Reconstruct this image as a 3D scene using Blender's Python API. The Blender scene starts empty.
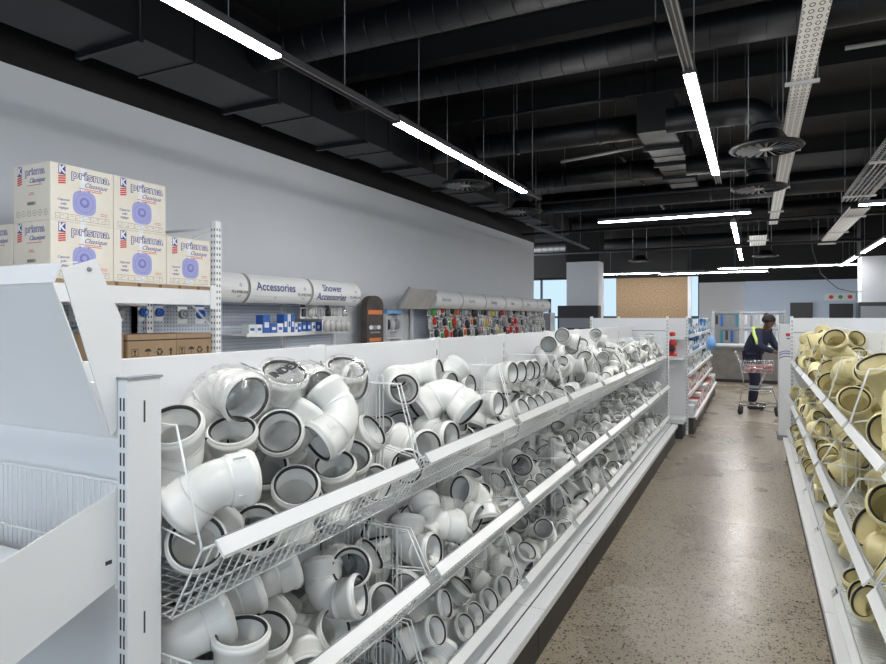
import bpy, bmesh, math, random
from math import sin, cos, pi, radians
from mathutils import Vector, Matrix, Quaternion
random.seed(11)
SC = bpy.context.scene
COL = SC.collection

# ---------------------------------------------------------------- camera, world, light, exposure
cd = bpy.data.cameras.new('camera'); cam = bpy.data.objects.new('camera', cd); COL.objects.link(cam)
cam.location = (0, 0, 1.6); cam.rotation_euler = (radians(90), 0, radians(26.3))
cd.sensor_width = 36; cd.lens = 36 * 630 / 886; cd.shift_y = -14 / 886; cd.clip_start = .05; cd.clip_end = 200
SC.camera = cam
SC.view_settings.view_transform = 'Standard'
SC.view_settings.look = 'None'
SC.view_settings.gamma = 1
SC.view_settings.use_curve_mapping = False
SC.view_settings.exposure = 0.82
SC.cycles.use_denoising = True
SC.cycles.max_bounces = 8
SC.cycles.diffuse_bounces = 3
SC.cycles.transparent_max_bounces = 12
LAMP = 36.0
w = bpy.data.worlds.new('world'); SC.world = w; w.use_nodes = True
bg = w.node_tree.nodes['Background']; bg.inputs[0].default_value = (.66, .83, 1, 1); bg.inputs[1].default_value = .62

def area(name, loc, rot, sx, sy, power, color=(1, 1, 1)):
    l = bpy.data.lights.new(name, 'AREA'); l.shape = 'RECTANGLE'; l.size = sx; l.size_y = sy; l.energy = power; l.color = color
    o = bpy.data.objects.new(name, l); COL.objects.link(o); o.location = loc; o.rotation_euler = rot
    return o
# broad fill lamp added behind the camera, for an assumed, unseen shop front
area('rear_fill_light', (1.5, -5.6, 2.3), (radians(84), 0, 0), 12, 3.6, 80, (.93, .97, 1))
# fill lamp added before the solid far-left wall to brighten the shop's back
area('side_fill_light', (-15.8, 20.5, 1.9), (radians(90), 0, radians(-90)), 8, 3, 900, (.90, .95, 1))

# ---------------------------------------------------------------- materials
def nt(name):
    m = bpy.data.materials.new(name); m.use_nodes = True
    return m, m.node_tree.nodes, m.node_tree.links, m.node_tree.nodes['Principled BSDF']
def mat(name, col, rough=.5, metal=0, var=0, vs=8, bump=0, bs=60, emit=None, es=0, coat=0, spec=None):
    m, N, L, b = nt(name)
    b.inputs['Base Color'].default_value = (*col, 1); b.inputs['Roughness'].default_value = rough; b.inputs['Metallic'].default_value = metal
    if coat: b.inputs['Coat Weight'].default_value = coat
    if spec is not None: b.inputs['Specular IOR Level'].default_value = spec
    tc = N.new('ShaderNodeTexCoord')
    if var:
        n = N.new('ShaderNodeTexNoise'); n.inputs['Scale'].default_value = vs; n.inputs['Detail'].default_value = 4
        L.new(tc.outputs['Object'], n.inputs['Vector'])
        r = N.new('ShaderNodeValToRGB'); r.color_ramp.elements[0].position = .3; r.color_ramp.elements[1].position = .7
        r.color_ramp.elements[0].color = (*[c * (1 - var) for c in col], 1); r.color_ramp.elements[1].color = (*[min(1, c * (1 + var * .5)) for c in col], 1)
        L.new(n.outputs['Fac'], r.inputs['Fac']); L.new(r.outputs['Color'], b.inputs['Base Color'])
    if bump:
        n2 = N.new('ShaderNodeTexNoise'); n2.inputs['Scale'].default_value = bs
        L.new(tc.outputs['Object'], n2.inputs['Vector'])
        bp = N.new('ShaderNodeBump'); bp.inputs['Strength'].default_value = bump; bp.inputs['Distance'].default_value = .01
        L.new(n2.outputs['Fac'], bp.inputs['Height']); L.new(bp.outputs['Normal'], b.inputs['Normal'])
    if emit:
        b.inputs['Emission Color'].default_value = (*emit, 1); b.inputs['Emission Strength'].default_value = es
    return m
M = {}
M['pvc'] = mat('white_pvc', (.80, .81, .79), .22, var=.05, vs=3)
M['pvc_old'] = mat('ivory_pvc', (.70, .69, .64), .32, var=.06, vs=3)
M['ypvc'] = mat('yellow_pvc', (.82, .73, .40), .3, var=.06, vs=3)
M['rubber'] = mat('black_rubber', (.012, .012, .014), .45)
M['powder'] = mat('white_powder_coat', (.80, .82, .84), .42, var=.03, vs=2)
M['wire'] = mat('white_coated_wire', (.82, .84, .85), .35)
M['slot'] = mat('slot_dark', (.05, .05, .06), .7)
M['rail'] = mat('white_price_rail', (.86, .88, .89), .22)
M['panel'] = mat('white_panel', (.78, .80, .83), .45, var=.03, vs=1.5)
M['kick'] = mat('charcoal_kick', (.045, .042, .04), .5, var=.2, vs=4)
M['wall'] = mat('painted_wall', (.68, .71, .76), .75, var=.03, vs=.6, bump=.05, bs=90)
M['black'] = mat('black_paint', (.0015, .0018, .003), .65, var=.3, vs=1.5)
M['duct'] = mat('black_painted_duct', (.0018, .0025, .0048), .45, var=.25, vs=2)
M['duct2'] = mat('grey_black_duct', (.0065, .0078, .0125), .5, var=.2, vs=2)
M['rod'] = mat('zinc_rod', (.25, .26, .28), .45, .6)
M['galv'] = mat('galvanised_steel', (.58, .58, .57), .45, .3, var=.1, vs=6)
M['lampbody'] = mat('dark_lamp_body', (.10, .10, .11), .4, .3)
M['lampon'] = mat('lamp_diffuser', (.9, .9, .9), .5, emit=(1, .985, .96), es=LAMP)
M['carton'] = mat('cream_carton', (.80, .765, .68), .7, var=.06, vs=5)
M['kraft'] = mat('kraft_cardboard', (.36, .25, .15), .8, var=.12, vs=6)
M['inkb'] = mat('blue_ink', (.06, .09, .33), .6)
M['inkr'] = mat('red_ink', (.62, .07, .07), .6)
M['inkk'] = mat('black_ink', (.02, .02, .025), .6)
M['lilac'] = mat('lilac_print', (.36, .38, .70), .6)
M['violet'] = mat('violet_print', (.16, .17, .52), .6)
M['blue'] = mat('blue_card', (.03, .13, .48), .5, var=.1)
M['white'] = mat('white_card', (.80, .82, .84), .5)
M['red'] = mat('red_plastic', (.60, .04, .03), .35)
M['orange'] = mat('orange_card', (.75, .22, .05), .5)
M['green'] = mat('green_plastic', (.08, .35, .10), .5)
M['teal'] = mat('teal_card', (.03, .22, .30), .5)
M['yellow'] = mat('yellow_card', (.75, .55, .05), .5)
M['darkpl'] = mat('dark_plastic', (.03, .03, .035), .4)
M['greypl'] = mat('grey_plastic', (.28, .30, .33), .45)
M['osb'] = mat('strand_board', (.34, .235, .14), .8, var=.45, vs=28)
M['greywall'] = mat('grey_painted_wall', (.60, .60, .61), .8)
M['bluewall'] = mat('pale_blue_wall', (.62, .72, .88), .8)
M['counter'] = mat('grey_counter_board', (.24, .23, .22), .7, var=.2, vs=5)
M['skin'] = mat('brown_skin', (.16, .085, .055), .55)
M['navy'] = mat('navy_cloth', (.018, .022, .05), .85, bump=.2, bs=30)
M['lime'] = mat('lime_reflective_tape', (.62, .80, .25), .6)
M['hair'] = mat('black_hair', (.01, .009, .009), .7)
M['chrome'] = mat('chrome_wire', (.62, .63, .65), .25, .8)
M['brass'] = mat('pink_red_packs', (.62, .25, .24), .5, var=.7, vs=22)
M['sky_blue'] = mat('blue_carrier_bag', (.18, .38, .70), .5)

def floor_mat():
    m, N, L, b = nt('polished_aggregate_concrete')
    tc = N.new('ShaderNodeTexCoord')
    n = N.new('ShaderNodeTexNoise'); n.inputs['Scale'].default_value = 1.1; n.inputs['Detail'].default_value = 6
    L.new(tc.outputs['Object'], n.inputs['Vector'])
    r = N.new('ShaderNodeValToRGB'); e = r.color_ramp.elements
    e[0].position = .3; e[0].color = (.30, .255, .195, 1); e[1].position = .72; e[1].color = (.42, .365, .285, 1)
    L.new(n.outputs['Fac'], r.inputs['Fac'])
    def speck(scale, lo, hi, seed):
        mp = N.new('ShaderNodeMapping'); mp.inputs['Scale'].default_value = (1, .8, 1); mp.inputs['Location'].default_value = (seed, seed * .7, 0)
        wn = N.new('ShaderNodeTexNoise'); wn.inputs['Scale'].default_value = 40
        L.new(tc.outputs['Object'], wn.inputs['Vector'])
        mx = N.new('ShaderNodeMix'); mx.data_type = 'VECTOR'; mx.inputs[0].default_value = .018
        L.new(tc.outputs['Object'], mx.inputs[4]); L.new(wn.outputs['Color'], mx.inputs[5]); L.new(mx.outputs[1], mp.inputs['Vector'])
        v = N.new('ShaderNodeTexVoronoi'); v.inputs['Scale'].default_value = scale
        L.new(mp.outputs['Vector'], v.inputs['Vector'])
        sep = N.new('ShaderNodeSeparateColor'); L.new(v.outputs['Color'], sep.inputs['Color'])
        th = N.new('ShaderNodeMapRange'); th.inputs['From Min'].default_value = 0; th.inputs['From Max'].default_value = 1
        th.inputs['To Min'].default_value = lo; th.inputs['To Max'].default_value = hi
        L.new(sep.outputs['Red'], th.inputs['Value'])
        lt = N.new('ShaderNodeMath'); lt.operation = 'LESS_THAN'
        L.new(v.outputs['Distance'], lt.inputs[0]); L.new(th.outputs['Result'], lt.inputs[1])
        return lt.outputs[0], sep.outputs['Green']
    s1, g1 = speck(62, -.12, .50, 3.1)
    s2, g2 = speck(125, -.15, .52, 8.7)
    c1 = N.new('ShaderNodeMix'); c1.data_type = 'RGBA'; L.new(g1, c1.inputs[0]); c1.inputs[6].default_value = (.03, .025, .02, 1); c1.inputs[7].default_value = (.11, .09, .07, 1)
    a = N.new('ShaderNodeMix'); a.data_type = 'RGBA'; L.new(s2, a.inputs[0]); L.new(r.outputs['Color'], a.inputs[6]); a.inputs[7].default_value = (.13, .105, .08, 1)
    a2 = N.new('ShaderNodeMix'); a2.data_type = 'RGBA'; L.new(s1, a2.inputs[0]); L.new(a.outputs[2], a2.inputs[6]); L.new(c1.outputs[2], a2.inputs[7])
    L.new(a2.outputs[2], b.inputs['Base Color'])
    rn = N.new('ShaderNodeMapRange'); rn.inputs['To Min'].default_value = .20; rn.inputs['To Max'].default_value = .36; b.inputs['Specular IOR Level'].default_value = .33
    L.new(n.outputs['Fac'], rn.inputs['Value']); L.new(rn.outputs['Result'], b.inputs['Roughness'])
    return m
M['floor'] = floor_mat()

def tray_mat():
    # punched oval rings of the cable tray, laid out in the tray's own coordinates
    m, N, L, b = nt('punched_galvanised_tray')
    b.inputs['Roughness'].default_value = .45; b.inputs['Metallic'].default_value = .15
    tc = N.new('ShaderNodeTexCoord'); s = N.new('ShaderNodeSeparateXYZ'); L.new(tc.outputs['Object'], s.inputs[0])
    def mth(op, a, v):
        k = N.new('ShaderNodeMath'); k.operation = op; L.new(a, k.inputs[0])
        if isinstance(v, (int, float)): k.inputs[1].default_value = v
        else: L.new(v, k.inputs[1])
        return k.outputs[0]
    fx = mth('SUBTRACT', mth('FRACT', mth('MULTIPLY', s.outputs[0], 1 / .055), 0), .5)
    fy = mth('SUBTRACT', mth('FRACT', mth('MULTIPLY', s.outputs[1], 1 / .10), 0), .5)
    d = mth('SQRT', mth('ADD', mth('MULTIPLY', fx, fx), mth('MULTIPLY', fy, fy)), 0)
    ring = mth('LESS_THAN', mth('ABSOLUTE', mth('SUBTRACT', d, .27), 0), .055)
    mx = N.new('ShaderNodeMix'); mx.data_type = 'RGBA'; L.new(ring, mx.inputs[0]); mx.inputs[6].default_value = (.86, .86, .83, 1); mx.inputs[7].default_value = (.03, .03, .03, 1)
    L.new(mx.outputs[2], b.inputs['Base Color'])
    return m
M['tray'] = tray_mat()
def peg_mat():
    m, N, L, b = nt('pegboard_white')
    b.inputs['Roughness'].default_value = .5
    tc = N.new('ShaderNodeTexCoord'); s = N.new('ShaderNodeSeparateXYZ'); L.new(tc.outputs['Object'], s.inputs[0])
    def fr(o):
        k = N.new('ShaderNodeMath'); k.operation = 'MULTIPLY'; k.inputs[1].default_value = 1 / .035; L.new(o, k.inputs[0])
        f = N.new('ShaderNodeMath'); f.operation = 'FRACT'; L.new(k.outputs[0], f.inputs[0])
        q = N.new('ShaderNodeMath'); q.operation = 'SUBTRACT'; q.inputs[1].default_value = .5; L.new(f.outputs[0], q.inputs[0])
        p = N.new('ShaderNodeMath'); p.operation = 'POWER'; p.inputs[1].default_value = 2; 
        ab = N.new('ShaderNodeMath'); ab.operation = 'ABSOLUTE'; L.new(q.outputs[0], ab.inputs[0]); L.new(ab.outputs[0], p.inputs[0])
        return p.outputs[0]
    ad = N.new('ShaderNodeMath'); ad.operation = 'ADD'; L.new(fr(s.outputs[1]), ad.inputs[0]); L.new(fr(s.outputs[2]), ad.inputs[1])
    lt = N.new('ShaderNodeMath'); lt.operation = 'LESS_THAN'; lt.inputs[1].default_value = .035; L.new(ad.outputs[0], lt.inputs[0])
    mx = N.new('ShaderNodeMix'); mx.data_type = 'RGBA'; L.new(lt.outputs[0], mx.inputs[0]); mx.inputs[6].default_value = (.58, .63, .72, 1); mx.inputs[7].default_value = (.16, .18, .22, 1)
    L.new(mx.outputs[2], b.inputs['Base Color'])
    return m
M['peg'] = peg_mat()
def film_mat():
    m, N, L, b = nt('clear_plastic_film')
    N.remove(b); out = N['Material Output']
    t = N.new('ShaderNodeBsdfTransparent'); g = N.new('ShaderNodeBsdfGlossy'); g.inputs['Roughness'].default_value = .12
    d = N.new('ShaderNodeBsdfDiffuse'); d.inputs['Color'].default_value = (.9, .92, .93, 1)
    tc = N.new('ShaderNodeTexCoord')
    n = N.new('ShaderNodeTexNoise'); n.inputs['Scale'].default_value = 14; n.inputs['Detail'].default_value = 3; n.inputs['Distortion'].default_value = 1.5
    L.new(tc.outputs['Object'], n.inputs['Vector'])
    bp = N.new('ShaderNodeBump'); bp.inputs['Strength'].default_value = .9; bp.inputs['Distance'].default_value = .02
    L.new(n.outputs['Fac'], bp.inputs['Height']); L.new(bp.outputs['Normal'], g.inputs['Normal'])
    a = N.new('ShaderNodeMixShader'); a.inputs[0].default_value = .35; L.new(g.outputs[0], a.inputs[1]); L.new(d.outputs[0], a.inputs[2])
    mr = N.new('ShaderNodeMapRange'); mr.inputs['From Min'].default_value = .45; mr.inputs['From Max'].default_value = .62; mr.inputs['To Min'].default_value = .08; mr.inputs['To Max'].default_value = .42
    L.new(n.outputs['Fac'], mr.inputs['Value'])
    x = N.new('ShaderNodeMixShader'); L.new(mr.outputs['Result'], x.inputs[0]); L.new(t.outputs[0], x.inputs[1]); L.new(a.outputs[0], x.inputs[2])
    L.new(x.outputs[0], out.inputs['Surface'])
    return m
M['film'] = film_mat()
def glass_mat():
    m, N, L, b = nt('window_glass')
    b.inputs['Transmission Weight'].default_value = 1; b.inputs['Roughness'].default_value = .02; b.inputs['IOR'].default_value = 1.02
    b.inputs['Base Color'].default_value = (.9, .95, 1, 1)
    return m
M['glass'] = glass_mat()

# ---------------------------------------------------------------- mesh helpers
class MB:
    def __init__(s): s.v = []; s.f = []; s.m = []; s.s = []; s.mats = []
    def mi(s, m):
        if m not in s.mats: s.mats.append(m)
        return s.mats.index(m)
    def add(s, vs, fs, m, smooth=False):
        o = len(s.v); s.v += [tuple(v) for v in vs]; k = s.mi(m)
        for f in fs: s.f.append(tuple(i + o for i in f)); s.m.append(k); s.s.append(smooth)
        return s
    def box(s, a, b, m, bev=0):
        (x0, y0, z0), (x1, y1, z1) = a, b
        x0, x1 = sorted((x0, x1)); y0, y1 = sorted((y0, y1)); z0, z1 = sorted((z0, z1))
        e = min(bev, (x1 - x0) / 2.1, (y1 - y0) / 2.1, (z1 - z0) / 2.1)
        if e <= 0:
            vs = [(x, y, z) for x in (x0, x1) for y in (y0, y1) for z in (z0, z1)]
            return s.add(vs, [(0, 1, 3, 2), (4, 6, 7, 5), (0, 4, 5, 1), (2, 3, 7, 6), (0, 2, 6, 4), (1, 5, 7, 3)], m)
        bm = bmesh.new(); bmesh.ops.create_cube(bm, size=1)
        for v in bm.verts: v.co = Vector(((x0 + x1) / 2 + v.co.x * (x1 - x0), (y0 + y1) / 2 + v.co.y * (y1 - y0), (z0 + z1) / 2 + v.co.z * (z1 - z0)))
        bmesh.ops.bevel(bm, geom=bm.edges[:], offset=e, segments=2, affect='EDGES', profile=.6)
        bm.verts.index_update()
        s.add([v.co for v in bm.verts], [[v.index for v in f.verts] for f in bm.faces], m); bm.free(); return s
    def prism(s, poly, axis, t0, t1, m):
        # poly of 2D points; axis = the extruded axis
        def P(p, t): return {'x': (t, p[0], p[1]), 'y': (p[0], t, p[1]), 'z': (p[0], p[1], t)}[axis]
        n = len(poly)
        vs = [P(p, t0) for p in poly] + [P(p, t1) for p in poly]
        fs = [tuple(range(n))[::-1], tuple(range(n, 2 * n))] + [(i, (i + 1) % n, n + (i + 1) % n, n + i) for i in range(n)]
        return s.add(vs, fs, m)
    def tube(s, pts, r, m, n=6, closed=False, caps=True):
        pts = [Vector(p) for p in pts]; K = len(pts); rr = r if isinstance(r, (list, tuple)) else [r] * K
        vs = []; prev = None
        for i, p in enumerate(pts):
            if closed: d = (pts[(i + 1) % K] - pts[i - 1])
            elif i == 0: d = pts[1] - p
            elif i == K - 1: d = p - pts[-2]
            else: d = (pts[i + 1] - p).normalized() + (p - pts[i - 1]).normalized()
            d = d.normalized() if d.length > 1e-9 else Vector((0, 0, 1))
            if prev is None:
                a = Vector((0, 0, 1)) if abs(d.z) < .9 else Vector((1, 0, 0)); a = (a - d * a.dot(d)).normalized()
            else:
                a = prev - d * prev.dot(d); a = a.normalized() if a.length > 1e-6 else d.orthogonal().normalized()
            prev = a; b = d.cross(a)
            k = 1.0
            if 0 < i < K - 1 and not closed:
                cs = (pts[i + 1] - p).normalized().dot((p - pts[i - 1]).normalized()); k = 1
            for j in range(n):
                t = 2 * pi * (j + .5) / n; vs.append(p + (a * cos(t) + b * sin(t)) * rr[i] * k)
        fs = []
        for i in range(K if closed else K - 1):
            o = i * n; q = ((i + 1) % K) * n
            for j in range(n): fs.append((o + j, o + (j + 1) % n, q + (j + 1) % n, q + j))
        if caps and not closed: fs += [tuple(range(n))[::-1], tuple((K - 1) * n + j for j in range(n))]
        return s.add(vs, fs, m, n > 4)
    def lathe(s, prof, c, d, m, n=32, closed=False):
        # prof: list of (along, radius) about axis d from centre c
        c = Vector(c); d = Vector(d).normalized(); a = d.orthogonal().normalized(); b = d.cross(a)
        vs = []; K = len(prof)
        for t, r in prof:
            for j in range(n):
                q = 2 * pi * j / n; vs.append(c + d * t + (a * cos(q) + b * sin(q)) * max(r, 1e-5))
        fs = []
        for i in range(K if closed else K - 1):
            o = i * n; q = ((i + 1) % K) * n
            for j in range(n): fs.append((o + j, o + (j + 1) % n, q + (j + 1) % n, q + j))
        return s.add(vs, fs, m, True)
    def mesh(s, name):
        me = bpy.data.meshes.new(name); me.from_pydata(s.v, [], s.f)
        for m in s.mats: me.materials.append(M[m])
        me.polygons.foreach_set('material_index', s.m); me.polygons.foreach_set('use_smooth', s.s)
        me.update(); return me
    def build(s, name, parent=None, loc=None, rz=None):
        return put(name, s.mesh(name), parent, loc, rz)
def put(name, me, parent=None, loc=None, rz=None):
    o = bpy.data.objects.new(name, me); COL.objects.link(o)
    if parent: o.parent = parent
    if loc is not None: o.location = loc
    if rz is not None: o.rotation_euler = (0, 0, rz)
    return o
def fixn(me):
    bm = bmesh.new(); bm.from_mesh(me); bmesh.ops.recalc_face_normals(bm, faces=bm.faces[:]); bm.to_mesh(me); bm.free(); return me
def tag(o, label, cat, group=None, kind=None):
    o['label'] = label; o['category'] = cat
    if group: o['group'] = group
    if kind: o['kind'] = kind
    return o
def empty(name, loc, label, cat, group=None, rz=0):
    o = bpy.data.objects.new(name, None); COL.objects.link(o); o.location = loc; o.rotation_euler = (0, 0, rz); o.empty_display_size = .1
    return tag(o, label, cat, group)
def struct(o): o['kind'] = 'structure'; return o
def copy_tree(o, parent=None):
    c = o.copy(); COL.objects.link(c)
    if parent: c.parent = parent
    for ch in o.children: copy_tree(ch, c)
    return c
ORD = ['first', 'second', 'third', 'fourth', 'fifth', 'sixth', 'seventh', 'eighth', 'ninth', 'tenth', 'eleventh', 'twelfth', 'thirteenth', 'fourteenth', 'fifteenth', 'sixteenth', 'seventeenth', 'eighteenth', 'nineteenth', 'twentieth']
_tc = {}
def text_mesh(t, size, m, shear=0, align='CENTER', thick=.0006, bold=0, xs=1):
    key = (t, size, m, shear, align, bold, xs)
    if key in _tc: return _tc[key]
    c = bpy.data.curves.new('t', 'FONT'); c.body = t; c.size = size; c.shear = shear; c.align_x = align; c.align_y = 'CENTER'
    c.extrude = thick; c.offset = bold; c.resolution_u = 3
    o = bpy.data.objects.new('t', c); COL.objects.link(o); bpy.context.view_layer.update()
    me = bpy.data.meshes.new_from_object(o.evaluated_get(bpy.context.evaluated_depsgraph_get()))
    bpy.data.objects.remove(o); me.materials.clear(); me.materials.append(M[m])
    if xs != 1:
        for v in me.vertices: v.co.x *= xs
    me.name = 'lettering'; _tc[key] = me; return me
# text plane facings: right vector / up vector
FACE = {'+x': Matrix(((0, 0, 1), (1, 0, 0), (0, 1, 0))), '-y': Matrix(((1, 0, 0), (0, 0, -1), (0, 1, 0)))}
def lettering(parent, items, face, name='lettering'):
    # items: (mesh, local position); merged as one printed part
    vs = []; fs = []; ms = []; mats = []
    R = FACE[face]
    for me, pos in items:
        o = len(vs); pos = Vector(pos)
        for v in me.vertices: vs.append(R @ v.co + pos)
        m = me.materials[0]
        if m not in mats: mats.append(m)
        for p in me.polygons: fs.append([i + o for i in p.vertices]); ms.append(mats.index(m))
    me = bpy.data.meshes.new(name); me.from_pydata(vs, [], fs)
    for m in mats: me.materials.append(m)
    me.polygons.foreach_set('material_index', ms); me.update()
    return put(name, me, parent)
def shape2d(pts, m):
    me = bpy.data.meshes.new('s'); n = len(pts)
    me.from_pydata([(x, y, 0) for x, y in pts], [], [tuple(range(n))]); me.materials.append(M[m]); return me
def rect2d(w_, h_, m): return shape2d([(-w_ / 2, -h_ / 2), (w_ / 2, -h_ / 2), (w_ / 2, h_ / 2), (-w_ / 2, h_ / 2)], m)
def frame2d(w_, h_, t, m):
    a, b, c, d = w_ / 2, h_ / 2, w_ / 2 - t, h_ / 2 - t
    me = bpy.data.meshes.new('s'); me.from_pydata([(-a, -b, 0), (a, -b, 0), (a, b, 0), (-a, b, 0), (-c, -d, 0), (c, -d, 0), (c, d, 0), (-c, d, 0)], [], [(0, 1, 5, 4), (1, 2, 6, 5), (2, 3, 7, 6), (3, 0, 4, 7)])
    me.materials.append(M[m]); return me
def superell(a, b, e, m, n=28):
    pts = []
    for i in range(n):
        t = 2 * pi * i / n; ct, st = cos(t), sin(t)
        pts.append((a * math.copysign(abs(ct) ** e, ct), b * math.copysign(abs(st) ** e, st)))
    return shape2d(pts, m)
def ring2d(r, t, m, n=20):
    vs = [(rr * cos(2 * pi * i / n), rr * sin(2 * pi * i / n), 0) for rr in (r, r - t) for i in range(n)]
    me = bpy.data.meshes.new('s'); me.from_pydata(vs, [], [(i, (i + 1) % n, n + (i + 1) % n, n + i) for i in range(n)]); me.materials.append(M[m]); return me

# ---------------------------------------------------------------- room shell
WX = -5.0
struct(MB().box((-16, -6, -.1), (9, 27, 0), 'floor').build('floor'))
struct(MB().box((-16, -6, 5), (9, 27, 5.15), 'black').build('ceiling'))
struct(MB().box((WX - .2, -6, 0), (WX, 15.3, 3.50), 'wall').build('wall_left'))
struct(MB().box((WX - .2, -6, 3.50), (WX + .012, 15.3, 5), 'black').build('trim_1'))
struct(MB().box((9, -6, 0), (9.2, 27, 5), 'greywall').build('wall_right'))
struct(MB().box((-1.9, 26, 0), (-.3, 26.2, 2.95), 'greywall').build('wall_back_alcove'))
struct(MB().box((-.3, 25.8, 0), (4.25, 26.2, 2.95), 'bluewall').build('wall_back'))
struct(MB().box((-1.9, 25.75, 2.95), (4.25, 26.2, 5), 'black').build('trim_2'))
struct(MB().box((4.75, 25.8, 0), (9, 26.2, 3.4), 'bluewall').build('wall_back_right'))
struct(MB().box((-16, 26, 3.25), (-1.9, 26.2, 5), 'black').build('trim_3'))
struct(MB().box((4.25, 25.8, 3.2), (9, 26.2, 5), 'black').build('trim_4'))
struct(MB().box((-16.2, -6, 0), (-16, 27, 5), 'greywall').build('wall_far_left'))
struct(MB().box((-16, 15.1, 0), (WX - .2, 15.3, 5), 'greywall').build('wall_return'))
def window(n, x0, x1, z0, z1, nx, nz, y=26.05):
    g = MB()
    for i in range(nx + 1):
        x = x0 + (x1 - x0) * i / nx; g.box((x - .04, y - .05, z0), (x + .04, y + .05, z1), 'darkpl')
    for k in range(nz + 1):
        z = z0 + (z1 - z0) * k / nz; g.box((x0, y - .05, z - .04), (x1, y + .05, z + .04), 'darkpl')
    f = g.build('window_%d' % n); struct(f)
    MB().box((x0, y - .005, z0), (x1, y + .005, z1), 'glass').build('pane', f)
window(1, -15.9, -4.3, .02, 3.25, 9, 2)
window(2, -4.3, -1.9, .02, 3.25, 2, 2, 26.1)
window(3, 4.25, 4.75, .02, 3.2, 1, 2, 26.0)
# columns
struct(MB().box((-5.3, 19.5, 0), (-4.3, 20.2, 3.35), 'wall').box((-5.32, 19.48, 3.35), (-4.28, 20.2, 5), 'black').build('column_left'))
struct(MB().box((2.5, 19.5, 0), (3.5, 20.2, 3.2), 'wall').box((2.48, 19.48, 3.2), (3.52, 20.2, 5), 'black').build('column_right'))
struct(MB().box((-4.25, 22, 0), (-1.95, 22.08, 2.95), 'osb').box((-4.25, 21.98, 2.95), (-1.95, 22.1, 5), 'black').build('partition_board'))
struct(MB().box((-1.95, 21.95, 0), (-1.85, 22.12, 2.95), 'wall').build('partition_post'))
# back doors / dark openings in the blue wall
for n, (x0, x1, z0, z1) in enumerate([(1.15, 1.85, 1.0, 2.15), (2.35, 3.05, 0, 2.1), (3.75, 4.2, 0, 2.1)]):
    o = MB().box((x0, 25.74, z0), (x1, 25.8, z1), 'darkpl').build('door_%d' % (n + 1) if n else 'window_4'); struct(o)
t = empty('exit_sign', (2.68, 25.78, 2.3), 'small white exit sign with red and green symbols above the dark back door', 'sign')
MB().box((-.45, -.06, -.1), (.45, 0, .15), 'white', .01).build('sign_box', t)
for sm_, sx_ in (('red', -.28), ('green', 0), ('red', .28)): lettering(t, [(superell(.07, .07, 1, sm_), (sx_, -.065, .03))], '-y', 'symbol')
o = MB().box((WX, -6, 0), (WX + .015, 15.3, .1), 'black').build('baseboard_left'); struct(o)

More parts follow.
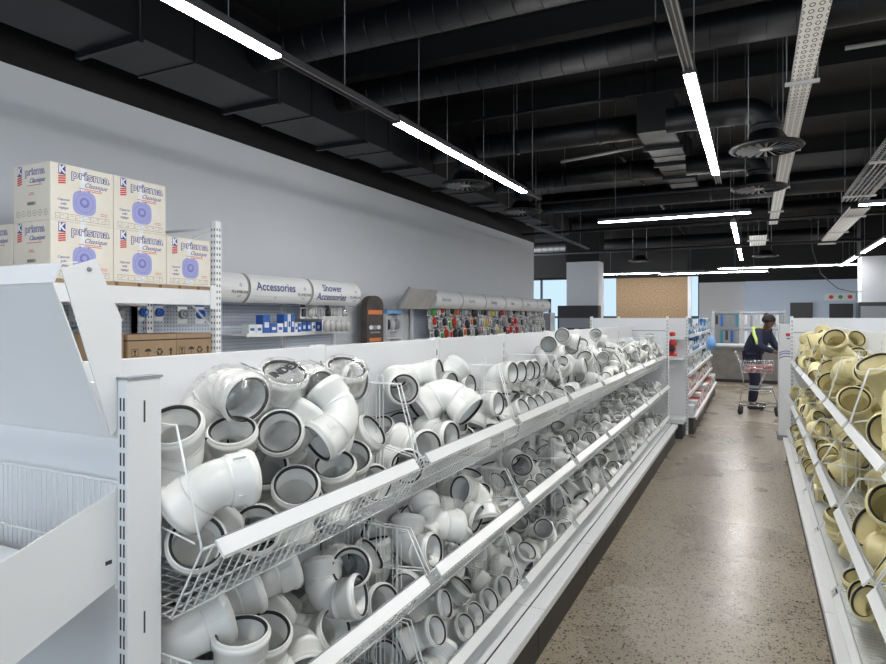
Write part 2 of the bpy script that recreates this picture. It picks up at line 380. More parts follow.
FIT = """
0000 1.08 -1.328 1.303 1.418 .57 -.05 .79 -.20 w|plastic-wrapped elbow beside the post, mouth tipped towards the aisle floor
0000 1.08 -1.272 1.458 1.330 .01 -.23 .13 -.97 w|plastic-wrapped elbow with its printed open end facing up
0000 1.08 -1.330 1.605 1.404 .60 -.02 .78 -.18 w|third plastic-wrapped elbow of the wrapped row, mouth tipped down
0000 1.08 -1.273 1.778 1.321 .03 .22 -.14 .96 w|plastic-wrapped elbow, open end up, behind the big bare elbow
0000 1.08 -1.361 1.826 1.378 .71 -.02 .70 -.07 w|plastic-wrapped elbow at the far end of the wrapped row
0001 1 -1.210 1.056 1.285 .73 .09 .31 -.61 p|white pipe bend half hidden behind the end post, mouth up
0000 1 -1.252 1.269 1.202 .11 .17 -.17 .96 p|white elbow below the first wrapped one, wide mouth facing up
0001 1 -1.321 1.402 1.214 .31 -.10 .16 -.93 p|white bend tucked behind, only its dark upper mouth showing
0001 1 -1.104 1.045 1.223 .50 -.20 .66 .52 p|long white bend lying on its side by the front wire
0000 1 -1.348 1.175 1.202 .82 .15 .56 .04 p|white elbow peeping out behind the sideways bend
0000 1 -1.296 1.431 1.109 .86 .20 .38 -.27 p|white elbow mid-heap, mouth facing the aisle
0001 1 -1.151 1.396 1.085 .80 .12 .37 -.47 p|white bend resting behind the price rail, mouth to the aisle
0000 1 -1.074 1.542 1.302 .30 .22 -.83 .42 p|big white elbow standing out of the heap, mouth pointing down
0001 1 -1.207 1.746 1.091 .74 .11 .39 -.54 p|white bend at the heap edge, round mouth to the aisle
0001 1 -1.248 1.823 1.160 .64 -.36 .28 -.61 p|white bend next to the divider, mouth tipped up
0001 1 -1.229 1.216 1.099 .80 .01 .20 -.57 p|white bend low behind the price rail, mouth half hidden
0001 1 -1.147 1.589 1.082 .69 .09 .25 -.67 p|white bend under the big elbow, mouth up
0000 1 -1.202 1.416 1.240 .78 -.36 -.08 -.50 p|white elbow behind the big elbow, rim only
0001 1 -1.230 1.601 1.234 .13 -.65 -.53 -.53 p|ribbed socket end between two round mouths
0000 1 -1.180 1.060 1.043 .54 .48 .02 .70 p|white elbow low at the near end, mouth behind the wires
0001 1 -1.180 1.261 1.018 .51 .46 -.04 .73 p|white bend seen through wires under the rail near the post
0001 1 -1.238 1.512 1.027 .56 .51 -.02 .65 p|white bend seen through the wires under the rail midway
0001 1 -1.277 1.659 1.029 .17 -.57 .13 -.79 p|white bend under the rail turned sideways
0002 1 -1.223 1.831 1.018 .25 -.45 .39 -.76 p|white bend low against the divider
0001 1 -1.372 1.404 1.018 .67 .52 -.11 .52
0000 1 -1.277 1.536 1.138 .01 -.03 .21 -.98
0005 1 -1.342 1.248 1.018 .62 -.31 .64 -.33
0101 1 -1.171 1.695 .779 .03 .30 -.40 .87 p|white bend with a round dark mouth facing straight out
0100 1 -1.185 1.570 .728 .11 .56 .25 .78 p|white elbow with its mouth turned along the shelf
0101 1 -1.252 1.813 .727 .62 -.40 .17 -.66 p|white bend leaning in the corner, mouth up and away
0101 1 -1.165 1.785 .633 .27 -.45 .33 -.78 p|white bend at the far end, tall mouth
0101 1 -1.135 1.249 .730 .97 .13 .20 -.04 p|white bend with a doubled rim, mouth up
0100 1 -1.183 1.450 .678 .38 .83 -.22 -.35 p|white elbow rising over the price rail
0101 1 -1.191 1.534 .633 .25 -.47 .16 -.83 p|white bend behind the lower price rail
0102 1 -1.175 1.035 .870 .36 -.03 .64 .68 p|plain-ended white bend at the near end
0102 1 -1.219 1.187 .867 .36 -.00 .62 .70 p|white bend lying alongside its neighbour
0102 1 -1.240 1.356 .866 .37 .02 .62 .69 p|white bend lying against the back
0101 1 -1.071 1.106 .784 .75 .00 .07 -.65 p|white bend at the very bottom corner, mouth up
0105 1 -1.346 1.029 .633 .69 .47 .53 .15
0100 1 -1.307 1.275 .633 .31 .23 -.57 -.73
0100 1 -1.362 1.139 .719 .94 .06 -.07 .33
0101 1 -1.362 1.529 .633 .64 -.30 -.30 -.64
0101 1 -1.176 1.079 .633 .72 .46 -.07 .52
0102 1 -1.218 1.116 .725 .36 -.15 .09 -.91
0100 1 -1.257 1.326 .714 .65 -.46 -.21 -.56
0101 1 -1.372 1.732 .639 .48 -.52 -.52 -.48
0105 1 -1.360 1.019 .771 .06 -.95 -.31 -.07
0100 1 -1.348 1.464 .766 .63 .57 -.46 .28
0010 1 -1.332 2.548 1.303 .68 -.03 .72 -.11 p|white elbow against the back panel, mouth along the aisle
0010 .9 -1.301 2.715 1.276 .72 .00 .69 -.10 p|smaller white elbow, open end facing the far end
0010 .9 -1.169 2.742 1.196 .69 -.11 .67 -.23 p|white elbow at the rail end, mouth along the aisle
0010 1.25 -1.194 2.436 1.295 .41 -.31 .84 -.17 p|large white elbow lying like an arch, both mouths down
0011 1 -1.275 2.630 1.319 .42 .02 .40 .81 p|white bend with its socket raised above the heap
0011 1 -1.333 2.463 1.346 .61 -.47 .46 -.45 p|white bend by the back, socket end on
0011 1 -1.329 2.276 1.296 .31 .58 -.25 .71 p|white bend with a capped grey mouth behind the divider
0011 .9 -1.334 2.792 1.222 .52 -.42 .37 -.64 p|white bend pushed to the back panel
0011 1 -1.175 2.054 1.042 .06 -.32 .53 -.78 p|white bend behind the front wires by the divider
0011 1 -1.173 2.131 1.103 .14 -.48 .43 -.75 p|white bend low behind the front wires
0011 1 -1.186 2.302 1.111 .42 .60 .29 .61 p|white bend low under the arching elbow
0011 1 -1.189 2.642 1.018 .60 -.71 -.06 -.37
0011 1 -1.224 2.484 1.087 .92 .04 .38 -.10
0010 1 -1.361 2.500 1.018 .50 -.44 -.55 -.51
0015 1 -1.362 2.758 1.018 .12 .12 .70 .70
0011 1 -1.370 2.242 1.086 .02 .72 -.70 .03
0011 1 -1.366 2.387 1.086 .67 .26 .28 -.63
0010 1 -1.287 2.673 1.054 .41 -.32 -.35 -.78
0010 1 -1.372 2.059 1.021 .42 .58 -.41 .57
0114 1 -1.122 2.175 .795 .77 -.44 -.16 .43 p|white inspection bend with a round screw cap
0110 1 -1.104 2.594 .817 .61 .56 .19 -.53 p|white elbow with a dark mouth beside the capped bend
0111 1 -1.149 2.786 .702 .78 .31 .13 -.53 p|white bend standing upright with open mouth
0110 1 -1.157 2.031 .736 .21 .62 .15 .74 p|white elbow at the rail, mouth along the shelf
0111 1 -1.149 2.472 .763 .44 -.54 .55 -.45 p|white bend lying over the rail
0111 .95 -1.120 2.055 .630 .71 -.45 -.07 -.54
0112 .95 -1.220 2.276 .655 .60 .55 .57 -.11
0112 .95 -1.358 2.676 .632 .45 -.12 -.42 -.78
0110 .95 -1.226 1.966 .668 .17 -.13 -.02 .98
0115 .95 -1.131 2.506 .630 .71 .71 -.02 -.02
0110 .95 -1.117 2.637 .630 .24 .10 .29 .92
0115 .95 -1.375 2.101 .630 .71 -.71 -.00 -.00
0110 .95 -1.320 2.266 .634 .42 -.02 -.65 -.63
0110 .95 -1.372 2.463 .630 .93 .01 -.02 .38
0115 .95 -1.240 2.107 .630 .69 -.64 .30 .14
0110 .95 -1.117 2.326 .631 .59 .44 -.24 .63
0115 .95 -1.245 2.597 .672 .53 .70 .38 .29
0111 .95 -1.301 2.120 .725 .69 -.01 -.52 .50
0110 .95 -1.279 2.408 .684 .42 -.39 -.42 -.71
0110 .95 -1.262 2.789 .741 .02 -.14 .01 -.99
0211 .9 -1.125 2.791 .307 .03 -.54 .17 -.82 p|white bend with a slim bright mouth
0211 .85 -1.116 2.608 .311 .40 -.38 .32 -.77 p|first white bend of the leaning row
0211 .85 -1.117 2.450 .311 .41 -.38 .31 -.77 p|second white bend of the leaning row
0211 .85 -1.111 2.333 .311 .41 -.39 .29 -.77 p|third white bend of the leaning row
0211 .85 -1.153 2.200 .460 .76 -.26 .52 -.28 p|white bend with socket turned along the shelf
0211 .85 -1.106 2.051 .427 .60 -.35 .39 -.61 p|white bend behind the row
0210 .9 -1.275 1.985 .307 .08 -.39 .17 -.90
0210 .9 -1.230 2.255 .347 .32 .23 .24 .89
0210 .9 -1.308 2.452 .307 .23 -.16 -.57 .78
0211 .9 -1.317 2.137 .308 .31 .30 .65 .63
0210 .9 -1.339 2.770 .309 .39 -.40 .59 -.58
0215 .9 -1.200 2.098 .325 .47 .10 .87 .10
0211 .9 -1.070 2.100 .307 .62 -.28 -.25 -.69
0210 .9 -1.218 2.502 .335 .19 .26 .22 .92
0212 .9 -1.272 2.697 .395 .69 -.08 -.12 -.71
0212 .9 -1.310 2.073 .382 .03 -.27 -.14 -.95
0212 .9 -1.359 2.235 .398 .54 .40 -.19 .71
0221 .9 -1.075 3.495 .374 .71 .34 .35 -.51 p|white bend whose round mouth faces the aisle
0221 .85 -1.090 3.107 .350 .70 -.08 .35 -.61 p|white bend leaning behind the round-mouthed one
0220 .85 -1.160 2.937 .316 .81 -.59 -.02 .02
0223 .85 -1.271 3.211 .305 .43 -.43 -.57 .55
0220 .85 -1.148 3.574 .306 .34 .34 .63 .61
0222 .85 -1.302 3.727 .304 .13 -.13 .70 -.70
0221 .85 -1.067 3.264 .304 .13 -.05 -.67 .73
0220 .85 -1.381 3.412 .305 .59 .49 .33 .55
0221 .85 -1.361 3.624 .304 .80 -.19 -.33 -.46
0220 .85 -1.266 2.988 .304 .53 .28 -.65 .47
0225 .85 -1.359 3.067 .304 .53 .70 .07 .47
0222 .85 -1.123 3.403 .304 .44 .44 .56 .56
0221 .85 -1.117 3.750 .307 .38 -.40 .54 -.64
0221 .85 -1.247 3.122 .312 .91 -.06 -.39 .14
0221 .85 -1.250 3.311 .335 .33 -.61 -.36 -.63
0221 .85 -1.254 3.524 .361 .81 .18 .34 -.44
0121 1 -1.184 3.364 .764 .23 .41 -.41 .78 p|white bend with an open round mouth near the divider
0121 .7 -1.103 3.104 .658 .70 -.07 .44 -.56 p|first small bend of the slanting row
0121 .7 -1.098 3.226 .665 .70 -.06 .44 -.56 p|second small bend of the slanting row
0121 .7 -1.098 3.380 .666 .69 -.06 .45 -.56 p|third small bend of the slanting row
0121 .7 -1.105 3.576 .653 .69 -.05 .45 -.56 p|fourth small bend of the slanting row
0121 .85 -1.224 3.280 .625 .67 .70 -.17 -.19
0121 .85 -1.271 3.502 .624 .77 .21 -.32 .51
0121 .85 -1.129 3.710 .624 .31 .25 -.65 -.65
0120 .85 -1.319 2.919 .624 .92 .01 -.38 .00
0121 .85 -1.350 3.553 .630 .06 .08 -.71 -.69
0125 .85 -1.381 3.725 .624 .57 -.57 -.42 -.42
0120 .85 -1.338 3.047 .624 .49 .21 -.12 .84
0121 .85 -1.364 3.267 .624 .87 .39 -.25 .17
0122 .85 -1.355 3.375 .675 .02 .16 .04 -.99
0120 .85 -1.220 3.662 .625 .38 .01 -.05 .93
0125 .85 -1.140 2.919 .649 1.00 .00 .00 .09
0121 .85 -1.272 3.139 .681 .92 .05 .38 -.12
0122 .85 -1.202 3.496 .694 .70 .70 .09 .09
0125 .85 -1.356 3.654 .713 .03 .76 .05 -.65
0020 1 -1.322 3.330 1.290 .70 -.04 .69 -.18 p|first elbow of the neat nested row
0020 1 -1.322 3.481 1.283 .70 -.03 .69 -.18 p|second elbow of the neat nested row
0020 1 -1.322 3.637 1.278 .70 -.03 .69 -.19 p|third elbow of the neat nested row
0020 1 -1.321 3.741 1.276 .70 -.02 .69 -.19 p|fourth elbow of the neat nested row
0020 1 -1.321 3.741 1.275 .69 -.02 .69 -.19 p|fifth elbow of the neat nested row
0020 1 -1.321 3.741 1.272 .69 -.01 .69 -.20 p|sixth elbow of the neat nested row
0021 .8 -1.138 3.131 1.100 .62 -.26 .43 -.59 p|first small bend of the row behind the price rail
0021 .8 -1.142 3.298 1.094 .62 -.26 .44 -.60 p|second small bend of the row behind the price rail
0021 .8 -1.138 3.421 1.092 .62 -.25 .44 -.60 p|third small bend of the row behind the price rail
0021 .8 -1.138 3.566 1.096 .61 -.25 .45 -.60 p|fourth small bend of the row behind the price rail
0020 1 -1.157 3.019 1.020 .48 .49 -.52 -.51
0023 1 -1.274 3.202 1.018 .71 -.16 -.69 .03
0020 1 -1.279 3.344 1.021 .08 .09 .71 .69
0022 1 -1.299 3.741 1.018 .00 .38 .00 .92
0021 1 -1.369 3.564 1.020 .66 .30 -.24 .64
0020 1 -1.277 3.111 1.079 .01 .02 .22 .98
0030 .85 -1.231 4.470 1.449 .80 .59 .10 -.05 p|white elbow on top of the heap
0030 .9 -1.242 4.099 1.417 .72 .56 .38 -.19 p|white elbow below the topmost one, big dark mouth
0031 .8 -1.138 4.669 1.160 .75 .64 -.03 -.17 p|white bend at the divider pointing back at the near end
0030 .85 -1.257 4.705 1.367 .32 .00 .65 -.69 p|white elbow in the heap with a dark round mouth
0032 .9 -1.203 3.926 1.012 .09 .09 -.70 -.70
0035 .9 -1.161 4.182 1.012 .67 .67 .22 -.22
0030 .9 -1.158 4.350 1.014 .00 .01 -.72 -.70
0031 .9 -1.378 4.646 1.028 .60 .71 .35 -.12
0035 .9 -1.114 3.887 1.088 .18 .41 -.87 -.20
0031 .9 -1.352 4.178 1.012 .32 .11 -.70 .63
0030 .9 -1.295 4.497 1.012 .11 -.07 .36 -.92
0030 .9 -1.257 4.646 1.014 .89 -.28 -.13 .34
0030 .9 -1.318 3.932 1.013 .40 .05 -.71 -.58
0032 .9 -1.282 4.061 1.044 .27 -.80 .04 -.53
0031 .9 -1.259 4.206 1.088 .12 -.13 -.84 -.51
0032 .9 -1.137 4.596 1.045 .48 -.09 -.68 .55
0032 .9 -1.376 4.131 1.166 .84 -.18 .16 -.48
0033 .9 -1.288 4.515 1.147 .18 .69 .18 .68
0032 .9 -1.320 4.678 1.177 .67 -.45 -.51 .30
0030 .9 -1.170 4.174 1.110 .65 .69 .25 .22
0033 .9 -1.346 4.420 1.207 .37 .91 .16 .14
0030 .9 -1.128 4.123 1.237 .61 .23 -.35 .68
0031 .9 -1.378 4.231 1.176 .87 -.02 .01 .50
0031 .9 -1.162 4.472 1.247 .89 .01 -.46 -.00
0031 .9 -1.290 4.583 1.259 .27 .05 .66 .70
0030 .9 -1.219 4.315 1.206 .27 -.19 .01 -.94
0030 .9 -1.098 4.643 1.244 .65 -.14 -.41 -.62
0030 .9 -1.356 4.363 1.288 .21 .59 .29 .72
0040 .85 -1.165 5.340 1.255 .05 .33 -.56 .76 p|white elbow over the rail with a dark round mouth
0040 .8 -1.277 5.647 1.422 .84 .51 .16 .01 p|white elbow crowning the far heap
0041 .8 -1.267 5.662 1.337 .50 -.05 .66 -.56 p|white bend lying on the far heap
0045 .85 -1.164 4.850 1.009 .44 -.39 -.59 -.55
0042 .85 -1.381 5.019 1.020 .67 .63 .37 .11
0044 .85 -1.236 5.326 1.009 .50 -.39 .47 -.62
0041 .85 -1.156 5.518 1.063 .04 -.86 .49 .16
0040 .85 -1.274 4.825 1.054 .54 -.73 -.41 -.08
0041 .85 -1.159 5.132 1.010 .69 .35 -.20 .60
0040 .85 -1.328 5.487 1.009 .71 -.62 -.22 .25
0042 .85 -1.325 5.660 1.009 .13 -.42 .11 -.89
0040 .85 -1.228 4.951 1.074 .67 -.56 -.05 .49
0041 .85 -1.290 5.102 1.009 .72 .63 .11 .26
0043 .85 -1.349 5.301 1.043 .18 -.31 -.45 -.82
0042 .85 -1.194 5.616 1.053 .26 -.72 .35 -.54
0043 .85 -1.177 5.025 1.141 .66 .28 -.37 -.60
0041 .85 -1.370 5.063 1.105 .41 -.43 -.64 -.49
0042 .85 -1.101 5.334 1.103 .47 .47 -.51 .54
0040 .85 -1.218 5.422 1.014 .95 -.24 -.10 -.15
0042 .85 -1.324 4.829 1.138 .16 .37 .26 .88
0042 .85 -1.212 5.211 1.097 .56 .61 -.10 .55
0042 .85 -1.321 5.462 1.145 .53 .05 .66 .53
0045 .85 -1.101 5.567 1.164 .04 .14 -.95 .27
0041 .85 -1.107 4.882 1.096 .44 .09 -.58 -.68
0042 .85 -1.260 5.143 1.192 .10 .96 .19 -.21
0040 .85 -1.271 5.348 1.154 .93 -.37 -.07 -.03
0042 .85 -1.378 5.598 1.099 .72 -.65 -.17 -.19
0043 .85 -1.380 5.138 1.288 .64 -.29 .29 .64
0042 .85 -1.334 5.213 1.174 .15 -.06 .87 .46
0043 .85 -1.282 5.468 1.278 .61 .36 .57 .42
0043 .85 -1.174 5.660 1.189 .07 -.47 .04 -.88
0040 .85 -1.189 4.828 1.250 .23 -.95 -.06 -.22
0042 .85 -1.381 5.603 1.194 .63 .31 -.32 .63
0041 .85 -1.379 4.968 1.226 .24 .66 -.68 .23
0043 .85 -1.321 5.323 1.251 .82 -.24 -.48 -.18
0044 .85 -1.371 5.558 1.321 .88 .46 .10 .03
0041 .85 -1.258 4.849 1.309 .06 -.09 .20 .98
1222 1.15 .541 3.042 .427 .81 .32 -.10 -.48 p|yellow bend close to the base rail, mouth to the aisle
1221 1.1 .616 3.212 .419 .58 .05 .14 -.80 p|yellow bend, mouth up, between two lying ones
1222 1.1 .655 3.097 .429 .72 .25 -.16 -.63 p|yellow bend with plain socket raised
1221 1.1 .550 3.335 .409 .94 .21 -.13 -.23 p|yellow bend lying in the bottom basket
1221 1.1 .481 3.241 .382 .52 .55 .03 -.65 p|yellow bend turned to the aisle behind the base rail
1222 1.1 .443 3.331 .358 .98 .14 -.11 -.08 p|upright yellow bend among the lying ones
1222 1.15 .488 3.120 .387 .52 .49 -.03 -.70 p|yellow bend leaning on the base rail wires
1222 1.1 .646 2.857 .321 .87 -.35 -.33 .10
1223 1.1 .608 2.530 .320 .49 .51 .50 .50
1221 1.1 .721 3.234 .319 .65 .27 -.27 .65
1221 1.1 .658 2.780 .417 .02 .74 -.47 .48
1225 1.1 .568 2.696 .319 .39 .68 .19 -.59
1212 1.2 .557 2.029 .400 .85 .25 -.44 -.11 p|yellow bend lying along the shelf
1211 1.2 .529 2.350 .410 .96 .18 -.09 -.21 p|yellow bend with a wide dark mouth
1212 1.2 .471 2.123 .376 .81 .32 -.11 -.48 p|yellow bend by the near divider, mouth up
1211 1.2 .589 2.129 .412 .94 .19 -.13 -.23 p|yellow bend, wide mouth up, in the bottom basket
1211 1.2 .579 1.933 .439 .53 .47 -.06 -.70 p|yellow bend tipped on its rim
1211 1.15 .432 2.378 .375 .97 .19 .01 -.15 p|yellow bend with its mouth open upwards
1212 1.15 .603 2.236 .449 .36 .50 -.03 -.79 p|yellow bend leaning out to the aisle
1211 1.15 .457 2.307 .368 .89 .26 -.10 -.35 p|yellow bend low behind the base rail
1212 1.15 .506 2.226 .388 .71 .38 -.10 -.59 p|lowest yellow bend by the base rail
1212 1.1 .684 2.313 .319 .59 .71 -.04 .38
1210 1.1 .721 1.690 .485 .51 .49 .48 -.52
1211 1.1 .659 1.606 .349 .55 .19 .80 -.13
1212 1.1 .432 1.860 .322 .73 -.44 -.07 -.51
1212 1.1 .651 1.780 .327 .45 .40 .44 .66
1211 1.1 .500 1.678 .339 .61 -.30 -.64 .35
1211 1.1 .446 1.700 .448 .86 -.40 -.24 -.20
1122 1.35 .593 3.317 .725 .89 .36 -.11 -.27 p|yellow bend by the divider, mouth to the aisle
1122 1.5 .548 3.203 .664 .84 .27 -.46 -.12 p|yellow bend with ringed body, mouth away
1122 1.4 .507 3.068 .809 .81 .49 .07 -.31 p|yellow bend facing out, black seal showing
1125 1.2 .679 3.029 .646 .14 -.70 .08 -.69
1123 1.2 .586 2.630 .646 .47 -.03 -.71 -.53
1122 1.2 .527 2.974 .676 .62 -.35 -.68 -.19
1122 1.2 .571 2.847 .662 .92 .13 -.37 .03
1122 1.2 .713 2.780 .745 .55 .45 -.44 .54
1111 1.4 .545 2.345 .789 .87 .35 .14 -.32 p|yellow bend behind the near price rail
1112 1.5 .595 2.172 .782 .87 .22 -.44 -.08 p|yellow bend lying on its side at the near end
1112 1.2 .657 2.029 .740 .00 1.00 .05 .00
1115 1.2 .714 1.909 .682 .36 .00 .00 -.93
1111 1.2 .489 1.587 .727 .00 .04 1.00 .00
1115 1.2 .701 2.286 .646 .69 .69 -.14 -.14
1113 1.2 .545 1.932 .646 .15 .29 -.64 .69
1112 1.2 .639 1.704 .648 .90 .25 -.33 .10
1112 1.2 .479 2.189 .646 .81 .18 -.34 .44
1115 1.2 .618 1.971 .869 .35 .08 .70 -.62
1111 1.2 .714 1.663 .759 .42 .42 -.57 .57
1022 1.5 .652 3.310 1.145 .49 .16 .13 -.84 p|large yellow bend standing with wide mouth up
1020 1.25 .548 3.031 1.152 .32 .62 .30 -.65
1025 1.25 .523 2.860 1.034 .44 .39 .59 -.56
1022 1.25 .617 2.700 1.034 .18 .17 .69 .68
1022 1.25 .631 3.141 1.127 .32 .48 .43 .70
1023 1.25 .596 2.882 1.313 .92 .00 .00 -.39
1021 1.25 .475 2.723 1.239 .16 .86 .48 -.02
1021 1.25 .615 3.072 1.309 .44 .54 -.19 .69
1020 1.25 .711 3.004 1.083 .47 .36 -.55 .59
1022 1.25 .634 2.548 1.034 .00 .37 .14 .92
1022 1.25 .708 2.742 1.195 .66 -.26 -.28 -.64
1032 1.4 .606 4.270 1.082 .85 .41 -.22 -.24 p|yellow bend with its mouth turned to the aisle
1031 1.4 .618 4.247 1.238 .87 .45 -.09 -.18 p|big yellow bend with a dark-ringed mouth
1032 1.25 .706 4.073 1.042 .07 .08 -.56 .82
1032 1.25 .485 4.050 1.107 .74 .45 .21 -.45
1032 1.25 .711 3.729 1.198 .68 .19 .19 -.68
1033 1.25 .566 3.548 1.264 .25 -.89 .35 -.16
1041 1.3 .515 5.219 1.084 .84 .45 -.07 -.28 p|yellow bend above the price rail
1045 1.1 .720 5.211 1.024 .41 .42 -.57 .57
1042 1.1 .583 4.505 1.024 .70 .27 -.65 .05
1041 1.1 .715 4.991 1.066 .34 .54 .63 -.44
1042 1.1 .495 4.510 1.294 .73 .51 .46 .05
1042 1.1 .495 4.872 1.413 .28 -.01 -.49 .83
1042 1.1 .715 4.558 1.157 .60 .30 -.46 .58
1040 1.1 .721 5.184 1.152 .25 -.06 -.25 -.94
1040 1.1 .617 4.982 1.136 .28 .22 .04 .93
1042 1.1 .539 4.927 1.230 .60 -.04 -.07 -.80
1041 1.1 .634 4.586 1.257 .57 -.39 -.65 -.31
1043 1.1 .533 5.090 1.365 .13 .61 .70 .36
1053 1.1 .663 6.116 1.363 .85 .47 -.12 -.19 p|yellow junction crowning the far heap
1051 1.2 .629 6.102 1.266 .69 .54 -.17 -.46 p|yellow bend on the far heap facing the aisle
1055 1.1 .551 6.051 1.024 .67 -.42 -.57 -.23
1051 1.1 .647 5.723 1.028 .66 .69 -.21 -.21
1051 1.1 .521 5.468 1.028 .69 -.64 .05 -.34
1051 1.1 .647 6.137 1.024 .55 .54 .40 .50
1051 1.1 .523 5.794 1.026 .49 .18 -.51 .68
1052 1.1 .705 5.439 1.041 .22 -.34 -.67 -.62
1051 1.1 .498 6.036 1.156 .03 -.31 -.77 .55
1052 1.1 .719 5.927 1.025 .40 .20 -.37 .81
1052 1.1 .655 5.582 1.142 .32 .31 .67 .60
1050 1.1 .608 6.195 1.144 .53 -.47 .50 -.50
1052 1.1 .585 5.807 1.151 .22 .49 -.45 .72
1050 1.1 .551 5.458 1.152 .91 .21 -.33 .14
1051 1.1 .716 5.632 1.272 .32 -.14 -.73 -.59
1061 1.2 .647 7.050 1.367 .74 .35 -.35 -.46 p|yellow bend on top of the heap by the back panel
1062 1.1 .650 7.099 1.024 .69 .69 -.16 -.16
1062 1.1 .665 6.752 1.052 .43 -.11 .78 .44
1063 1.1 .672 6.503 1.027 .10 .09 -.71 -.69
1060 1.1 .472 7.054 1.188 .30 .63 .71 .08
1062 1.1 .519 6.854 1.024 .54 -.54 -.45 -.45
1062 1.1 .516 6.355 1.044 .05 -.71 -.30 -.63
1063 1.1 .671 6.899 1.182 .04 -.97 -.12 .22
1061 1.1 .655 6.619 1.157 .33 -.45 .18 -.81
1062 1.1 .545 6.440 1.161 .31 -.87 .09 .38
1062 1.1 .497 6.942 1.343 .48 -.33 .12 .80
1062 1.1 .605 6.735 1.161 .13 -.12 -.27 -.95
1063 1.1 .621 6.484 1.256 .75 -.26 -.47 .38
1062 1.1 .721 7.080 1.144 .65 .28 -.28 .65
1062 1.1 .493 6.853 1.186 .04 -.35 .76 .55
1060 1.1 .527 7.152 1.285 .99 -.01 .15 .00
1061 1.1 .512 6.758 1.315 .80 -.27 -.16 -.51
1065 1.1 .497 6.363 1.399 .70 .28 .55 .36
1231 1 .541 4.255 .459 .68 .47 -.03 -.57 p|first small yellow bend along the base rail
1232 1.1 .425 4.275 .375 .98 .17 .05 -.04 p|second yellow bend along the base rail, mouth up
1232 1.1 .523 4.126 .319 .80 -.19 -.33 -.46
1231 1.1 .689 4.028 .348 .28 .53 -.47 .65
1232 1.1 .670 3.806 .319 .52 -.41 -.05 -.75
1230 1.1 .718 4.278 .319 .70 -.02 -.02 -.72
1231 1.1 .523 3.940 .331 .27 .48 -.38 .75
0055 .8 -1.158 5.800 1.006 .67 -.67 -.22 -.22
0054 .8 -1.237 6.152 1.008 .45 .46 .55 .54
0055 .8 -1.254 6.357 1.005 .04 -.66 -.26 -.71
0051 .8 -1.198 6.613 1.060 .00 -.00 1.00 .00
0050 .8 -1.275 5.779 1.005 .00 .03 .11 .99
0051 .8 -1.205 6.040 1.021 .93 -.24 -.24 .16
0053 .8 -1.135 6.365 1.038 .49 .21 .51 -.67
0051 .8 -1.342 6.564 1.009 .00 .00 .71 .71
0051 .8 -1.214 5.947 1.008 .45 -.56 .44 -.55
0053 .8 -1.343 6.052 1.007 .16 -.16 .69 -.69
0051 .8 -1.222 6.276 1.116 .29 -.88 -.38 .01
0055 .8 -1.379 6.328 1.006 .67 .68 .20 -.23
0052 .8 -1.373 5.852 1.075 .99 .12 -.07 .09
0052 .8 -1.132 6.210 1.101 .05 -.38 -.21 -.90
0055 .8 -1.385 6.217 1.029 .80 .00 .00 .61
0050 .8 -1.158 6.525 1.006 .19 -.27 -.16 -.93
0054 .8 -1.150 5.889 1.088 .45 -.03 -.46 .77
0055 .8 -1.108 6.107 1.086 .46 -.78 .29 .31
0050 .8 -1.384 6.109 1.107 .80 -.32 -.00 -.51
0051 .8 -1.330 6.439 1.005 .70 .11 -.70 -.11
0054 .8 -1.095 5.940 1.166 .65 -.30 .03 .70
0050 .8 -1.144 6.141 1.167 .67 -.13 -.42 -.61
0050 .8 -1.238 6.369 1.153 .29 -.01 .86 .42
0053 .8 -1.264 6.618 1.187 .81 -.19 .40 -.38
0051 .8 -1.253 5.785 1.169 .48 .41 .23 .74
0052 .8 -1.331 5.947 1.099 .66 .27 -.58 -.39
0051 .8 -1.336 6.303 1.105 .03 -.26 .67 -.69
0051 .8 -1.333 6.514 1.096 .15 -.49 .11 -.85
0052 .8 -1.331 5.781 1.230 .05 -.45 .03 -.89
0052 .8 -1.280 6.130 1.087 .44 .23 -.08 .87
0052 .8 -1.271 6.245 1.232 .87 -.07 .45 -.21
0052 .8 -1.340 6.554 1.207 .17 .14 -.03 .98
0055 .8 -1.107 5.797 1.191 .86 -.49 .02 .14
0054 .8 -1.358 5.981 1.208 .40 -.53 .61 -.43
0052 .8 -1.374 6.249 1.208 .62 -.60 -.25 -.44
0052 .8 -1.221 6.475 1.196 .38 .53 .01 .76
0051 .8 -1.228 5.882 1.220 .16 .54 .52 .65
0055 .8 -1.204 6.008 1.272 .64 .20 -.59 .44
0052 .8 -1.252 6.106 1.224 .54 .65 -.47 .25
0053 .8 -1.286 6.368 1.227 .58 -.10 -.80 -.09
0065 .8 -1.290 6.835 1.005 .66 -.66 .26 -.26
0061 .8 -1.362 6.970 1.008 .62 .62 .36 .33
0065 .8 -1.168 7.283 1.006 .11 -.11 -.70 .70
0061 .8 -1.223 7.408 1.060 .00 -.98 -.22 .00
0060 .8 -1.187 6.788 1.008 .31 -.20 .47 -.80
0060 .8 -1.153 7.153 1.005 .71 -.25 -.66 -.03
0061 .8 -1.326 7.314 1.009 .33 .34 .59 .65
0062 .8 -1.313 7.574 1.060 .00 1.00 .00 .00
0061 .8 -1.332 6.871 1.073 .65 -.43 -.52 .34
0061 .8 -1.288 7.061 1.007 .64 .65 .29 .27
0062 .8 -1.330 7.192 1.005 .25 .25 .66 .66
0062 .8 -1.113 7.476 1.106 .71 .63 -.09 .30
0062 .8 -1.373 6.774 1.045 .23 .54 -.75 .31
0061 .8 -1.175 7.034 1.081 .85 .16 -.18 .47
0060 .8 -1.171 7.264 1.123 .61 -.78 .03 .16
0060 .8 -1.316 7.422 1.025 .78 -.22 -.49 .34
0062 .8 -1.227 6.746 1.103 .21 -.37 .17 -.89
0062 .8 -1.160 6.915 1.005 .66 -.25 -.66 -.26
